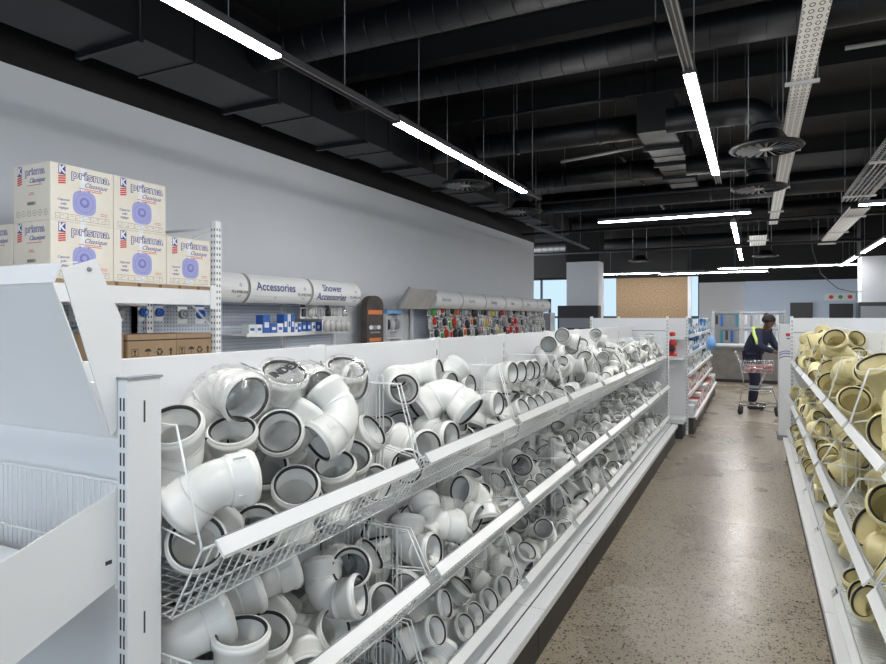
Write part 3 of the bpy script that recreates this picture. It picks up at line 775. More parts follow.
0065 .8 -1.384 7.259 1.090 .07 .14 -.88 .45
0060 .8 -1.208 7.507 1.118 .41 -.76 -.31 -.40
0061 .8 -1.268 6.787 1.176 .79 .28 .30 .46
0065 .8 -1.383 6.988 1.110 .64 .66 -.28 .27
0062 .8 -1.275 7.281 1.100 .88 -.44 .07 .14
0064 .8 -1.367 7.508 1.155 .46 -.86 -.24 .00
0063 .8 -1.167 6.839 1.170 .17 -.73 .39 .53
0062 .8 -1.142 7.188 1.164 .12 .32 .35 .87
0062 .8 -1.331 7.096 1.083 .53 .47 -.59 -.39
0061 .8 -1.271 7.411 1.143 .71 -.08 -.69 .13
0061 .8 -1.382 6.786 1.184 .64 -.28 -.29 -.65
0063 .8 -1.219 6.982 1.203 .54 -.50 .35 -.58
0065 .8 -1.278 7.168 1.107 .90 .36 .13 -.22
0063 .8 -1.326 7.411 1.275 .42 -.07 .79 -.44
0060 .8 -1.277 6.883 1.214 .89 -.14 -.42 -.06
0062 .8 -1.383 7.051 1.203 .39 -.65 -.51 -.41
0064 .8 -1.312 7.203 1.196 .06 .12 .24 -.96
0065 .8 -1.111 7.550 1.243 .73 .63 -.19 .20
0061 .8 -1.330 6.732 1.298 .40 .06 .90 .16
0061 .8 -1.234 7.094 1.185 .72 -.02 -.69 .07
0065 .8 -1.122 7.354 1.185 .61 .31 -.51 -.52
0062 .8 -1.338 7.547 1.257 .44 -.70 -.44 .33
0065 .8 -1.180 6.738 1.276 .17 -.34 -.22 .90
0065 .8 -1.286 7.023 1.275 .12 .07 .39 -.91
0072 .8 -1.349 7.876 1.021 .53 .77 .03 -.35
0070 .8 -1.318 8.043 1.008 .35 .36 -.62 -.60
0070 .8 -1.319 8.229 1.008 .34 .35 -.62 -.61
0070 .8 -1.162 8.469 1.005 .69 .43 -.08 .57
0070 .8 -1.184 7.731 1.005 .75 .42 .17 .49
0071 .8 -1.234 8.066 1.008 .78 -.61 -.11 -.00
0074 .8 -1.213 8.248 1.007 .66 -.67 -.25 .24
0071 .8 -1.330 8.518 1.005 .11 -.39 .22 -.89
0074 .8 -1.247 7.820 1.061 .84 -.29 -.40 -.20
0073 .8 -1.214 7.937 1.044 .05 .78 -.33 .53
0071 .8 -1.383 8.164 1.122 .49 -.74 .38 .25
0071 .8 -1.362 8.404 1.007 .33 .65 -.26 .63
0072 .8 -1.332 7.705 1.005 .18 -.39 .14 -.89
0072 .8 -1.385 7.980 1.097 .65 .27 -.27 .65
0072 .8 -1.263 8.309 1.104 .28 .69 -.04 .67
0072 .8 -1.124 8.340 1.105 .15 .39 -.41 .81
0070 .8 -1.382 7.733 1.083 .69 .16 -.18 .68
0073 .8 -1.121 7.994 1.112 .05 .02 -.50 .87
0071 .8 -1.144 8.188 1.025 .61 .62 -.34 .36
0070 .8 -1.191 8.463 1.108 .03 .34 -.71 -.62
0070 .8 -1.276 7.692 1.140 .19 .63 .64 .40
0072 .8 -1.107 8.109 1.208 .11 .49 .83 -.25
0071 .8 -1.284 8.198 1.118 .99 -.12 .12 -.02
0072 .8 -1.134 8.441 1.170 .07 .65 .52 .55
0074 .8 -1.104 7.730 1.147 .35 -.55 -.58 -.48
0074 .8 -1.169 8.015 1.227 .26 -.56 .25 -.75
0071 .8 -1.203 8.128 1.145 .40 .81 .28 -.34
0070 .8 -1.169 8.319 1.194 .83 -.47 -.28 .08
0070 .8 -1.327 7.852 1.177 .72 -.05 -.54 -.44
0074 .8 -1.363 8.144 1.219 .74 -.61 -.24 -.13
0070 .8 -1.230 8.268 1.229 .02 -.18 .49 -.85
0075 .8 -1.384 8.505 1.122 .66 -.60 -.30 -.34
0074 .8 -1.193 7.723 1.285 .25 -.69 -.66 .14
0070 .8 -1.354 8.029 1.188 .11 -.69 .31 -.65
0072 .8 -1.371 8.362 1.172 .45 -.08 -.07 .89
0071 .8 -1.320 8.503 1.195 .50 .58 .08 -.64
0071 .8 -1.314 7.897 1.280 .15 .58 .51 .62
0070 .8 -1.151 8.070 1.300 .62 .06 -.10 .78
0132 .85 -1.179 3.875 .647 .16 -.80 -.12 .57
0131 .85 -1.371 4.247 .624 .50 -.33 -.51 -.62
0131 .85 -1.261 4.455 .626 .11 -.09 -.69 .70
0131 .85 -1.190 4.660 .624 .52 .49 .25 .65
0131 .85 -1.324 3.874 .672 .71 .00 -.71 .00
0130 .85 -1.311 3.965 .626 .20 .20 .68 .68
0130 .85 -1.379 4.443 .705 .00 .71 .70 .00
0131 .85 -1.328 4.660 .723 .25 -.90 .01 -.35
0130 .85 -1.183 3.984 .667 .94 .16 -.29 .03
0130 .85 -1.134 4.145 .624 .08 .28 -.44 .85
0130 .85 -1.123 4.411 .624 .43 -.32 -.10 -.84
0133 .85 -1.379 4.620 .625 .49 .50 -.50 .51
0130 .85 -1.321 4.126 .669 .86 .28 -.42 .06
0130 .85 -1.227 4.260 .624 .94 -.06 -.31 -.10
0135 .85 -1.163 4.537 .624 .20 .24 .67 -.68
0131 .85 -1.076 4.586 .696 .68 .45 -.23 .53
0130 .85 -1.145 3.874 .734 .98 .01 .18 -.00
0131 .85 -1.200 4.456 .719 .69 -.51 -.43 -.27
0140 .75 -1.317 4.916 .619 .07 .07 .71 .69
0142 .75 -1.347 5.099 .619 .75 -.13 -.44 .48
0140 .75 -1.337 5.238 .618 .32 -.22 -.54 .74
0140 .75 -1.112 5.367 .620 .72 -.11 .02 -.69
0144 .75 -1.317 5.493 .619 .01 .02 .71 .70
0140 .75 -1.208 4.919 .617 .85 -.15 -.30 -.41
0140 .75 -1.166 5.015 .620 .65 -.68 .21 -.27
0145 .75 -1.120 5.204 .640 .05 .71 -.71 -.05
0140 .75 -1.201 5.419 .618 .59 -.18 -.26 .74
0142 .75 -1.234 5.619 .617 .75 -.22 -.31 -.54
0142 .75 -1.251 4.818 .668 .38 -.35 .16 .84
0140 .75 -1.234 5.090 .617 .34 -.36 -.09 -.86
0141 .75 -1.227 5.305 .624 .65 -.04 -.74 .17
0140 .75 -1.261 5.518 .679 .68 .09 -.32 .66
0142 .75 -1.115 5.629 .618 .00 .00 .71 .71
0140 .75 -1.075 5.041 .684 .50 -.30 -.16 -.79
0142 .75 -1.254 5.201 .631 .08 -.75 -.04 -.65
0145 .75 -1.351 5.394 .652 .74 -.35 -.14 -.56
0143 .75 -1.161 5.531 .697 .64 .62 .38 -.25
0141 .75 -1.385 5.662 .668 .84 .16 .35 -.38
0142 .75 -1.382 4.869 .677 .46 .46 -.54 .54
0145 .75 -1.369 5.005 .696 .12 .94 .16 .28
0151 .75 -1.189 5.824 .619 .71 .66 .12 .21
0153 .75 -1.208 5.963 .619 .55 -.55 -.43 .45
0151 .75 -1.201 6.276 .622 .71 .50 -.37 -.34
0151 .75 -1.180 6.382 .617 .21 -.57 .42 -.68
0151 .75 -1.256 6.594 .618 .13 .37 .28 .88
0150 .75 -1.094 5.828 .649 .57 .21 -.30 .73
0151 .75 -1.387 5.985 .617 .60 .37 -.36 .61
0154 .75 -1.129 6.161 .622 .61 .47 -.40 -.50
0150 .75 -1.329 6.494 .618 .59 .19 -.68 .39
0153 .75 -1.084 6.603 .683 .26 -.20 .16 -.93
0151 .75 -1.388 5.824 .625 .68 -.28 -.26 -.63
0151 .75 -1.100 6.008 .677 .02 .35 -.23 .91
0151 .75 -1.164 6.315 .695 .22 .71 -.01 .67
0151 .75 -1.338 6.340 .619 .69 -.05 -.71 .17
0151 .75 -1.388 6.616 .658 .71 .03 .03 -.71
0154 .75 -1.259 6.007 .708 .04 .07 -.60 .79
0151 .75 -1.077 6.172 .687 .71 .42 -.06 .57
0151 .75 -1.326 6.143 .618 .37 -.66 .26 -.60
0151 .75 -1.127 6.454 .664 .10 -.55 -.36 -.74
0150 .75 -1.205 6.492 .618 .86 -.27 -.15 .41
0155 .75 -1.281 5.780 .617 .13 -.70 .09 -.70
0150 .75 -1.388 6.203 .617 .28 -.67 -.05 -.69
0162 .75 -1.320 6.766 .618 .59 -.19 -.68 -.39
0161 .75 -1.268 6.862 .618 .26 .48 -.15 .82
0164 .75 -1.343 7.037 .619 .70 .72 .00 -.00
0165 .75 -1.183 7.153 .618 .64 -.34 .62 -.31
0163 .75 -1.195 7.352 .617 .35 -.69 -.15 -.61
0161 .75 -1.381 6.773 .706 .59 .27 -.36 .67
0163 .75 -1.195 6.953 .656 .34 -.86 .16 -.36
0160 .75 -1.283 7.180 .618 .68 -.03 -.71 .19
0165 .75 -1.322 7.382 .640 .18 .00 .00 .98
0162 .75 -1.113 7.535 .618 .28 .28 -.65 -.65
0160 .75 -1.306 6.856 .718 .83 -.35 -.09 -.42
0162 .75 -1.377 6.986 .700 .53 .18 -.34 .75
0161 .75 -1.370 7.162 .711 .46 .11 -.45 .76
0165 .75 -1.355 7.291 .618 .58 -.24 .67 -.40
0161 .75 -1.352 7.479 .668 .29 .36 .12 -.88
0162 .75 -1.182 6.734 .618 .07 .69 .15 .70
0160 .75 -1.101 7.079 .644 .82 -.05 -.46 .34
0161 .75 -1.114 7.246 .618 .42 .34 -.18 .82
0161 .75 -1.216 7.449 .664 .42 -.61 -.15 -.65
0165 .75 -1.252 7.534 .618 .09 .64 .30 -.70
0164 .75 -1.124 6.842 .649 .13 -.39 -.06 -.91
0160 .75 -1.263 7.056 .699 .71 -.29 -.36 -.53
0174 .75 -1.178 7.751 .620 .57 -.59 .41 -.40
0172 .75 -1.338 8.057 .618 .02 .35 -.24 .91
0171 .75 -1.342 8.276 .620 .74 .39 -.42 -.35
0172 .75 -1.258 8.380 .618 .63 .06 -.42 .65
0172 .75 -1.163 8.528 .618 .40 -.40 .58 -.58
0171 .75 -1.298 7.688 .618 .70 -.15 -.69 .08
0171 .75 -1.282 7.889 .620 .50 .52 -.49 -.49
0174 .75 -1.168 8.108 .619 .11 .10 .61 .77
0172 .75 -1.155 8.385 .619 .86 -.39 -.21 -.25
0171 .75 -1.339 8.526 .640 .21 .78 -.20 -.55
0170 .75 -1.324 7.790 .617 .85 .01 -.53 -.03
0170 .75 -1.116 7.990 .618 .69 -.21 .17 -.67
0170 .75 -1.322 8.156 .617 .01 .21 -.00 .98
0175 .75 -1.104 8.260 .636 .88 -.23 .31 .29
0173 .75 -1.344 8.425 .692 .99 .00 .00 -.12
0170 .75 -1.130 7.856 .668 .84 .26 -.45 -.15
0171 .75 -1.220 7.980 .618 .58 -.56 -.43 -.40
0173 .75 -1.123 8.086 .697 .22 -.60 -.40 -.65
0171 .75 -1.206 8.261 .618 .51 -.32 -.21 -.77
0171 .75 -1.340 8.528 .734 .26 -.51 .45 -.69
0173 .75 -1.329 7.929 .718 .67 .25 -.62 .32
0175 .75 -1.370 8.095 .714 .17 .66 -.67 .29
0203 1 -1.204 1.063 .315 .60 -.59 .38 -.38
0200 1 -1.178 1.533 .313 .68 .12 -.40 .60
0202 1 -1.101 1.687 .319 .76 -.62 .10 -.18
0201 1 -1.161 1.226 .381 .91 -.07 .38 .16
0201 1 -1.310 1.583 .376 .76 .06 .25 -.60
0200 1 -1.328 1.746 .313 .55 -.00 -.33 .77
0201 1 -1.371 1.080 .399 .56 -.72 -.33 -.25
0201 1 -1.345 1.411 .313 .34 .69 -.14 .62
0201 1 -1.209 1.763 .316 .52 -.55 -.43 -.49
0202 1 -1.119 1.344 .314 .09 .45 .10 .88
0202 1 -1.298 1.218 .313 .75 -.03 -.42 -.51
0200 1 -1.158 1.112 .421 .34 .29 -.14 .89
0201 1 -1.067 1.534 .380 .69 -.03 -.07 -.72
0232 .85 -1.259 3.914 .304 .58 .30 -.24 .72
0231 .85 -1.220 4.251 .307 .82 -.35 -.45 .08
0232 .85 -1.093 4.418 .304 .69 -.69 .15 -.15
0230 .85 -1.243 4.619 .306 .57 .54 .43 .45
0230 .85 -1.372 4.063 .304 .81 .59 -.03 -.02
0231 .85 -1.066 4.184 .306 .31 -.15 -.69 .64
0230 .85 -1.321 4.490 .305 .23 .23 -.68 -.66
0232 .85 -1.066 4.616 .306 .54 .29 -.53 .59
0232 .85 -1.355 3.901 .360 .42 .25 .12 -.86
0233 .85 -1.259 4.158 .340 .51 .56 .08 .65
0231 .85 -1.185 4.363 .361 .00 -.92 -.40 -.01
0231 .85 -1.334 4.666 .328 .58 -.35 -.73 -.08
0231 .85 -1.084 3.926 .304 .77 -.45 -.11 -.44
0231 .85 -1.344 4.335 .304 .67 .43 -.57 .23
0233 .85 -1.159 4.510 .368 .50 -.23 -.83 .11
0242 .8 -1.318 4.821 .301 .64 -.64 -.30 .30
0241 .8 -1.195 5.184 .302 .44 -.47 -.54 .54
0240 .8 -1.254 5.320 .301 .77 .21 -.32 .51
0240 .8 -1.179 5.588 .300 .71 -.71 -.00 -.00
0242 .8 -1.289 4.983 .301 .63 -.63 .32 -.32
0242 .8 -1.382 5.002 .325 .42 -.56 .59 .40
0242 .8 -1.334 5.138 .302 .67 -.01 -.71 -.24
0240 .8 -1.294 5.433 .300 .58 -.41 -.42 .57
0240 .8 -1.130 5.095 .300 .95 -.01 -.30 -.03
0243 .8 -1.065 5.253 .301 .00 -.00 .71 .71
0241 .8 -1.079 5.455 .307 .78 .44 -.13 .42
0242 .8 -1.349 5.594 .300 .87 .13 -.36 .32
0245 .8 -1.339 4.838 .400 .24 -.59 -.39 .66
0240 .8 -1.162 5.303 .381 .49 .38 -.28 .74
0240 .8 -1.375 5.277 .300 .72 .16 -.18 .65
0243 .8 -1.143 5.538 .379 .41 .71 -.43 -.37
0244 .8 -1.165 4.844 .321 .45 -.17 -.75 -.45
0242 .8 -1.119 4.983 .300 .92 -.05 -.38 -.12
0251 .8 -1.226 5.802 .301 .67 .42 -.57 -.22
0252 .8 -1.168 6.097 .300 .42 .67 .22 .57
0250 .8 -1.309 6.251 .302 .53 .54 -.47 -.46
0250 .8 -1.300 6.619 .313 .27 -.24 .61 -.71
0253 .8 -1.144 5.945 .300 .38 .67 .21 .60
0251 .8 -1.114 6.154 .370 .57 -.29 -.59 -.49
0252 .8 -1.088 6.244 .305 .70 -.69 .17 -.09
0255 .8 -1.383 6.487 .324 .00 -.82 -.57 .00
0254 .8 -1.311 5.922 .327 .13 .10 .59 .79
0251 .8 -1.382 6.105 .301 .65 -.27 -.27 -.65
0253 .8 -1.171 6.430 .300 .61 .66 .25 .36
0255 .8 -1.188 6.405 .391 .20 .91 -.09 -.35
0253 .8 -1.162 5.933 .397 .78 -.55 .09 -.29
0251 .8 -1.181 6.308 .316 .68 .14 -.71 .15
0250 .8 -1.339 6.367 .300 .90 .13 -.37 .21
0252 .8 -1.112 6.591 .300 .88 -.07 -.38 -.28
0255 .8 -1.369 5.800 .301 .20 .24 -.67 .68
0250 .8 -1.229 6.054 .354 .70 -.39 -.56 -.19
0260 .8 -1.256 6.862 .301 .80 -.59 .05 -.09
0261 .8 -1.237 7.083 .301 .86 -.00 -.51 -.00
0261 .8 -1.324 7.346 .303 .51 -.41 -.53 .54
0261 .8 -1.265 7.539 .303 .60 -.60 .36 -.38
0262 .8 -1.103 6.732 .300 .50 -.50 -.50 .50
0260 .8 -1.150 7.244 .301 .25 .59 .39 .66
0261 .8 -1.085 7.407 .301 .78 .44 -.13 .41
0260 .8 -1.163 7.468 .303 .46 .06 -.16 -.87
0265 .8 -1.385 6.763 .324 .12 -.00 -.00 .99
0263 .8 -1.100 6.987 .300 .29 -.53 -.47 -.65
0263 .8 -1.343 7.396 .391 .45 -.50 -.69 -.26
0261 .8 -1.082 7.571 .355 .00 .59 .81 .00
0260 .8 -1.228 6.763 .341 .06 .17 -.07 -.98
0265 .8 -1.361 7.232 .300 .70 .11 -.70 -.11
0265 .8 -1.059 7.173 .358 .44 .89 .03 -.10
0265 .8 -1.371 7.553 .316 .76 -.52 -.08 -.39
0263 .8 -1.306 6.994 .384 .08 .71 .08 -.69
0261 .8 -1.246 7.227 .303 .76 -.22 -.32 -.52
0275 .8 -1.098 7.807 .301 .07 -.65 .29 .70
0273 .8 -1.153 7.991 .300 .49 .70 .13 .51
0270 .8 -1.110 8.238 .300 .61 .42 -.05 .67
0272 .8 -1.256 8.502 .301 .41 .41 .57 .57
0270 .8 -1.318 7.686 .303 .18 .21 .68 .68
0275 .8 -1.381 7.944 .301 .41 .42 -.57 .58
0270 .8 -1.160 8.139 .300 .85 -.15 -.35 -.36
0271 .8 -1.332 8.409 .303 .61 .50 -.44 -.43
0275 .8 -1.194 7.691 .324 .00 .50 .86 .00
0270 .8 -1.215 7.881 .300 .76 -.11 -.41 -.49
0271 .8 -1.331 8.285 .355 .00 -.50 -.86 .00
0272 .8 -1.142 8.423 .301 .11 -.70 .11 -.70
0275 .8 -1.080 7.691 .320 .16 -.84 .43 -.31
0271 .8 -1.330 7.833 .303 .71 .01 -.71 -.01
0270 .8 -1.383 8.144 .300 .68 .29 -.26 .62
0273 .8 -1.112 7.911 .386 .08 -.51 .55 -.66
0273 .8 -1.282 7.974 .415 .24 -.03 -.89 -.37
0275 .8 -1.217 8.309 .301 .69 .37 -.60 .17
1015 1.25 .592 2.333 1.034 .05 -.05 .71 -.71
1012 1.25 .626 2.084 1.034 .31 .63 .33 .63
1010 1.25 .593 1.604 1.034 .76 -.65 -.01 .00
1011 1.25 .627 2.355 1.173 .08 .74 .16 .65
1010 1.25 .554 1.970 1.034 .67 .24 -.27 -.65
1012 1.25 .479 1.638 1.131 .64 .23 -.25 .69
1012 1.25 .529 2.247 1.172 .14 .06 -.03 -.99
1012 1.25 .676 1.965 1.128 .87 -.45 .20 .01
1011 1.25 .651 1.669 1.194 .39 .43 -.60 .54
1011 1.25 .521 2.003 1.292 1.00 .00 -.09 .03
1012 1.25 .553 1.861 1.180 .83 .09 -.55 -.08
1070 1.1 .608 8.050 1.027 .15 -.15 -.70 .68
1070 1.1 .619 7.803 1.024 .86 .12 -.36 .32
1072 1.1 .651 7.305 1.024 .59 -.59 -.38 .38
1072 1.1 .721 8.041 1.104 .18 .45 .56 -.67
1071 1.1 .465 7.607 1.139 .35 -.90 .08 -.25
1072 1.1 .518 7.480 1.049 .56 -.47 -.12 -.67
1073 1.1 .538 8.022 1.155 .61 .72 -.31 -.12
1075 1.1 .721 7.848 1.222 .40 .22 .42 -.78
1072 1.1 .646 7.679 1.024 .52 -.52 .48 -.48
1070 1.1 .507 7.976 1.369 .55 .56 .43 -.44
1072 1.1 .718 7.664 1.163 .15 .17 .69 -.69
1071 1.1 .481 7.305 1.223 .92 .08 .23 .32
1075 1.1 .682 8.013 1.253 .02 .97 -.17 .15
1071 1.1 .600 7.509 1.246 .73 .16 -.63 .20
1075 1.1 .718 7.485 1.051 .40 .86 -.27 .13
1073 1.1 .634 7.795 1.335 .39 -.52 -.40 -.64
1072 1.1 .517 7.713 1.205 .88 -.36 -.22 -.24
1071 1.1 .682 7.373 1.145 .30 .27 -.16 .90
1132 1.2 .683 3.871 .646 .64 .69 -.13 .30
1131 1.2 .657 4.244 .727 .00 .97 .26 .00
1130 1.2 .688 3.776 .775 .74 -.18 -.24 -.61
1132 1.2 .596 3.583 .773 .76 -.11 -.38 -.52
1141 1 .502 4.993 .660 .53 -.56 .61 .19
1142 1 .628 4.774 .633 .51 .51 .49 .49
1143 1 .678 4.528 .635 .68 -.69 -.17 .15
1142 1 .534 5.247 .663 .02 -.81 -.03 .58
1145 1 .655 4.928 .633 .45 -.68 -.18 .55
1142 1 .572 4.501 .633 .33 .33 -.62 -.62
1143 1 .659 5.077 .692 .87 .22 -.42 .16
1143 1 .461 4.735 .659 .30 .40 -.63 .59
1141 1 .558 4.644 .738 .70 -.64 .10 -.30
1142 1 .727 5.230 .747 .07 -.00 .04 1.00
1143 1 .683 4.814 .755 .70 -.62 -.34 -.09
1142 1 .506 4.436 .715 .00 .13 .00 .99
1142 1 .581 5.223 .761 .19 .51 -.62 .57
1152 1 .493 6.099 .635 .63 -.48 .07 -.61
1151 1 .671 5.793 .657 .44 -.18 .76 -.44
1151 1 .518 5.530 .636 .05 .05 -.71 -.70
1150 1 .424 6.112 .721 .71 .51 -.01 .48
1150 1 .661 5.994 .633 .60 .41 -.43 -.54
1152 1 .429 5.580 .722 .59 .46 -.22 .63
1150 1 .479 5.906 .633 .72 -.05 -.05 -.69
1152 1 .505 5.701 .701 .86 -.14 .30 .39
1152 1 .706 5.447 .635 .79 .45 -.10 .41
1152 1 .659 6.206 .658 .00 .72 -.00 .70
1151 1 .677 5.646 .633 .70 .16 -.69 -.06
1151 1 .591 5.457 .685 .63 -.22 -.32 -.67
1155 1 .727 6.081 .663 .00 .89 .45 .00
1160 1 .584 6.981 .641 .39 -.45 .55 -.58
1162 1 .561 6.716 .633 .71 -.71 -.04 .04
1163 1 .616 6.511 .635 .25 .26 -.65 -.67
1162 1 .724 7.093 .633 .66 .28 -.26 .65
1161 1 .435 6.641 .707 .24 -.80 .53 -.14
1161 1 .724 6.587 .645 .65 .24 -.23 .69
1160 1 .568 7.088 .633 .67 -.40 -.58 .24
1162 1 .687 6.818 .642 .84 -.15 -.29 -.43
1163 1 .584 6.430 .725 .07 .27 .82 -.50
1162 1 .446 6.824 .688 .67 -.35 -.42 -.49
1165 1 .641 6.719 .742 .52 -.53 .61 .29
1162 1 .485 6.358 .765 .77 .15 -.61 -.12
1163 1 .558 7.048 .757 .31 .31 -.64 -.63
1172 1 .647 7.959 .633 .47 .47 -.53 -.53
1172 1 .611 7.653 .701 .48 -.33 .20 .79
1175 1 .580 7.381 .633 .55 .26 .66 -.45
1171 1 .726 8.048 .645 .49 -.52 -.50 -.49
1172 1 .482 7.789 .633 .77 -.21 -.32 -.51
1170 1 .508 7.511 .633 .51 .38 .45 .63
1172 1 .479 8.009 .633 .71 .25 -.29 .59
1170 1 .504 7.591 .741 .73 -.24 -.30 -.57
1171 1 .497 7.332 .715 .28 .85 -.39 -.24
1172 1 .611 7.812 .633 .35 .69 -.14 .61
1171 1 .724 7.557 .633 .65 -.27 -.27 -.66
1175 1 .725 7.379 .663 .00 .76 .65 .00
1172 1 .441 8.049 .739 .34 -.27 -.68 -.58
1241 .95 .647 5.062 .312 .55 -.54 .39 -.49
1241 .95 .727 4.729 .342 .40 -.58 .58 .40
1241 .95 .517 5.095 .310 .83 .16 -.35 .40
1242 .95 .607 4.716 .310 .68 .26 -.28 .63
1242 .95 .725 4.525 .310 .68 -.26 -.28 -.63
1245 .95 .707 5.245 .338 .28 .00 .00 .96
1242 .95 .676 4.962 .391 .15 -.55 -.15 -.81
1242 .95 .608 4.433 .374 .92 -.00 .38 .00
1252 .95 .544 6.115 .310 .68 -.68 .19 -.19
1252 .95 .666 5.710 .310 .52 -.52 .48 -.48
1255 .95 .727 5.529 .310 .67 .67 .22 -.22
1252 .95 .712 6.078 .312 .78 .43 -.11 .43
1250 .95 .491 5.951 .310 .91 .15 -.39 .06
1251 .95 .610 5.442 .311 .79 -.47 -.25 -.32
1252 .95 .666 6.145 .391 .63 .15 -.32 .69
1252 .95 .528 5.764 .311 .69 -.36 -.61 -.16
1251 .95 .489 5.392 .317 .00 .35 -.02 .94
1252 .95 .428 6.145 .310 .78 .30 -.26 .49
1252 .95 .683 5.875 .310 .70 .25 -.29 .60
1262 .95 .621 7.114 .310 .47 .36 -.61 .53
1261 .95 .468 6.785 .313 .08 .49 -.51 .70
1262 .95 .598 6.393 .310 .87 .19 -.39 .21
1261 .95 .447 7.109 .310 .31 .12 -.70 .63
1261 .95 .719 6.625 .310 .62 -.28 -.26 -.69
1262 .95 .554 6.631 .310 .24 .24 .67 .67
1265 .95 .727 6.965 .310 .71 .71 .00 .00
1261 .95 .555 6.929 .310 .79 .20 -.57 .02
1263 .95 .510 6.478 .310 .70 .28 -.65 .07
1262 .95 .514 7.018 .393 .65 -.62 -.24 -.38
1265 .95 .665 6.819 .310 .08 .69 .14 .70
1261 .95 .667 6.344 .383 .19 .72 .28 .60
1275 .95 .511 7.955 .310 .28 .28 .65 .65
1273 .95 .550 7.716 .312 .15 .16 -.68 -.70
1272 .95 .549 7.393 .374 .00 .94 .33 .00
1272 .95 .669 8.116 .311 .30 -.41 .14 -.85
1275 .95 .728 7.992 .338 .00 .06 1.00 .00
1273 .95 .695 7.575 .311 .68 .59 -.39 .18
1272 .95 .448 8.066 .310 .83 .17 -.34 .41
1271 .95 .485 7.557 .312 .12 -.17 .65 -.73
1271 .95 .666 7.354 .312 .52 -.52 .43 -.53
1270 .95 .607 7.941 .373 .72 .48 -.22 .45
1270 .95 .680 7.797 .310 .83 .16 -.31 .43
1272 .95 .463 7.309 .374 .09 -.38 .04 .92
"""

# ---------------------------------------------------------------- ceiling services
def duct_run(name, label, x0, x1, z0, z1, ys, parts_step=1.45):
    t = empty(name, ((x0 + x1) / 2, ys[0], z0), label, 'air duct')
    L_ = ys[1] - ys[0]; hw = (x1 - x0) / 2; h = z1 - z0
    MB().box((-hw, 0, 0), (hw, L_, h), 'duct').box((-hw + .002, 0, -.002), (hw - .002, L_, .002), 'duct2').build('duct_body', t)
    y = .7
    while y < L_ - .1:
        g = MB()
        g.box((-hw - .03, y - .02, -.045), (hw + .03, y + .02, -.003), 'duct')
        for sx in (-1, 1): g.tube([(sx * (hw + .02), y, -.05), (sx * (hw + .02), y, 5 - z0)], .006, 'duct')
        g.build('hanger', t)
        g = MB(); g.box((-hw - .012, y + .5, -.012), (hw + .012, y + .53, h + .012), 'duct'); g.build('flange', t)
        y += parts_step
    return t
duct_run('rectangular_duct', 'black rectangular air duct running along the left wall, widest stretch', -4.56, -3.92, 3.6, 4.15, (-2, 6.6))
duct_run('rectangular_duct', 'black rectangular air duct along the left wall, narrower middle stretch', -4.5, -4.0, 3.62, 4.1, (6.6, 11.2))
duct_run('rectangular_duct', 'black rectangular air duct along the left wall, last narrow stretch', -4.45, -4.05, 3.65, 4.05, (11.2, 15.2))
duct_run('rectangular_duct', 'short grey-black rectangular duct over the aisle between two round ducts', -1.2, -.8, 3.7, 4.12, (7.4, 10.8), .9)
duct_run('rectangular_duct', 'wide black rectangular duct crossing far over the yellow pipe bay', 2.6, 3.6, 3.3, 3.7, (13.0, 15.2))
def round_duct(label, p0, p1, r=.17):
    p0 = Vector(p0); p1 = Vector(p1); d = p1 - p0
    t = empty('round_duct', p0, label, 'round duct', 'spiral ducts across the ceiling')
    g = MB(); g.tube([(0, 0, 0), d], r, 'duct', 28); k = int(d.length / .2); u = d.normalized()
    for i in range(1, k):
        c = u * (i * .2); g.lathe([(-.004, r), (-.002, r + .003), (.002, r + .003), (.004, r)], c, u, 'duct', 28)
    g.build('duct_body', t)
    for i in (.25, .75):
        c = d * i; MB().lathe([(-.015, r + .004), (-.015, r + .012), (.015, r + .012), (.015, r + .004)], c, u, 'duct2', 24).tube([c + Vector((0, 0, r)), c + Vector((0, 0, 5 - p0.z))], .006, 'rod').build('hanger', t)
    return t
round_duct('nearest black spiral duct crossing above the first ceiling lamp', (-3.92, 4.25, 3.91), (8.8, 4.25, 3.91), .14)
round_duct('second black spiral duct crossing the ceiling', (-3.92, 5.5, 3.91), (8.8, 5.5, 3.91), .14)
round_duct('third black spiral duct, ending at the short rectangular duct', (-3.4, 8.0, 3.95), (-1.2, 8.0, 3.95), .15)
round_duct('fourth black spiral duct, behind the third', (-3.4, 10.37, 3.95), (-1.2, 10.37, 3.95), .15)
round_duct('fifth black spiral duct far over the cross aisle', (-3.9, 12.6, 3.95), (8.8, 12.6, 3.95), .2)
round_duct('sixth black spiral duct beyond the fifth', (-9, 15.6, 3.95), (8.8, 15.6, 3.95), .2)
round_duct('last black spiral duct before the back wall', (-9, 20.6, 3.95), (8.8, 20.6, 3.95), .2)
def elbow_down(start, centre, zd, label, r=.13, group=None):
    # horizontal run along x from start.x to the diffuser centre, bending down
    sx, cx, cy = start, centre[0], centre[1]; zt = 3.82 if centre[0] < -1 else 3.6; rb = .2; sg = 1 if cx > sx else -1
    t = empty('drop_duct', (cx, cy, zd), label, 'duct bend', group)
    pts = [(sx - cx, 0, zt - zd), (-sg * rb, 0, zt - zd)] + [(-sg * rb * (1 - sin(a)), 0, zt - zd - rb * (1 - cos(a))) for a in [pi / 2 * k / 6 for k in range(1, 7)]] + [(0, 0, .16)]
    MB().tube(pts, r, 'duct', 24).lathe([(0, r), (0, r + .015), (.04, r + .015), (.04, r)], (0, 0, .19), (0, 0, 1), 'duct2', 24).build('duct_body', t)
    return t
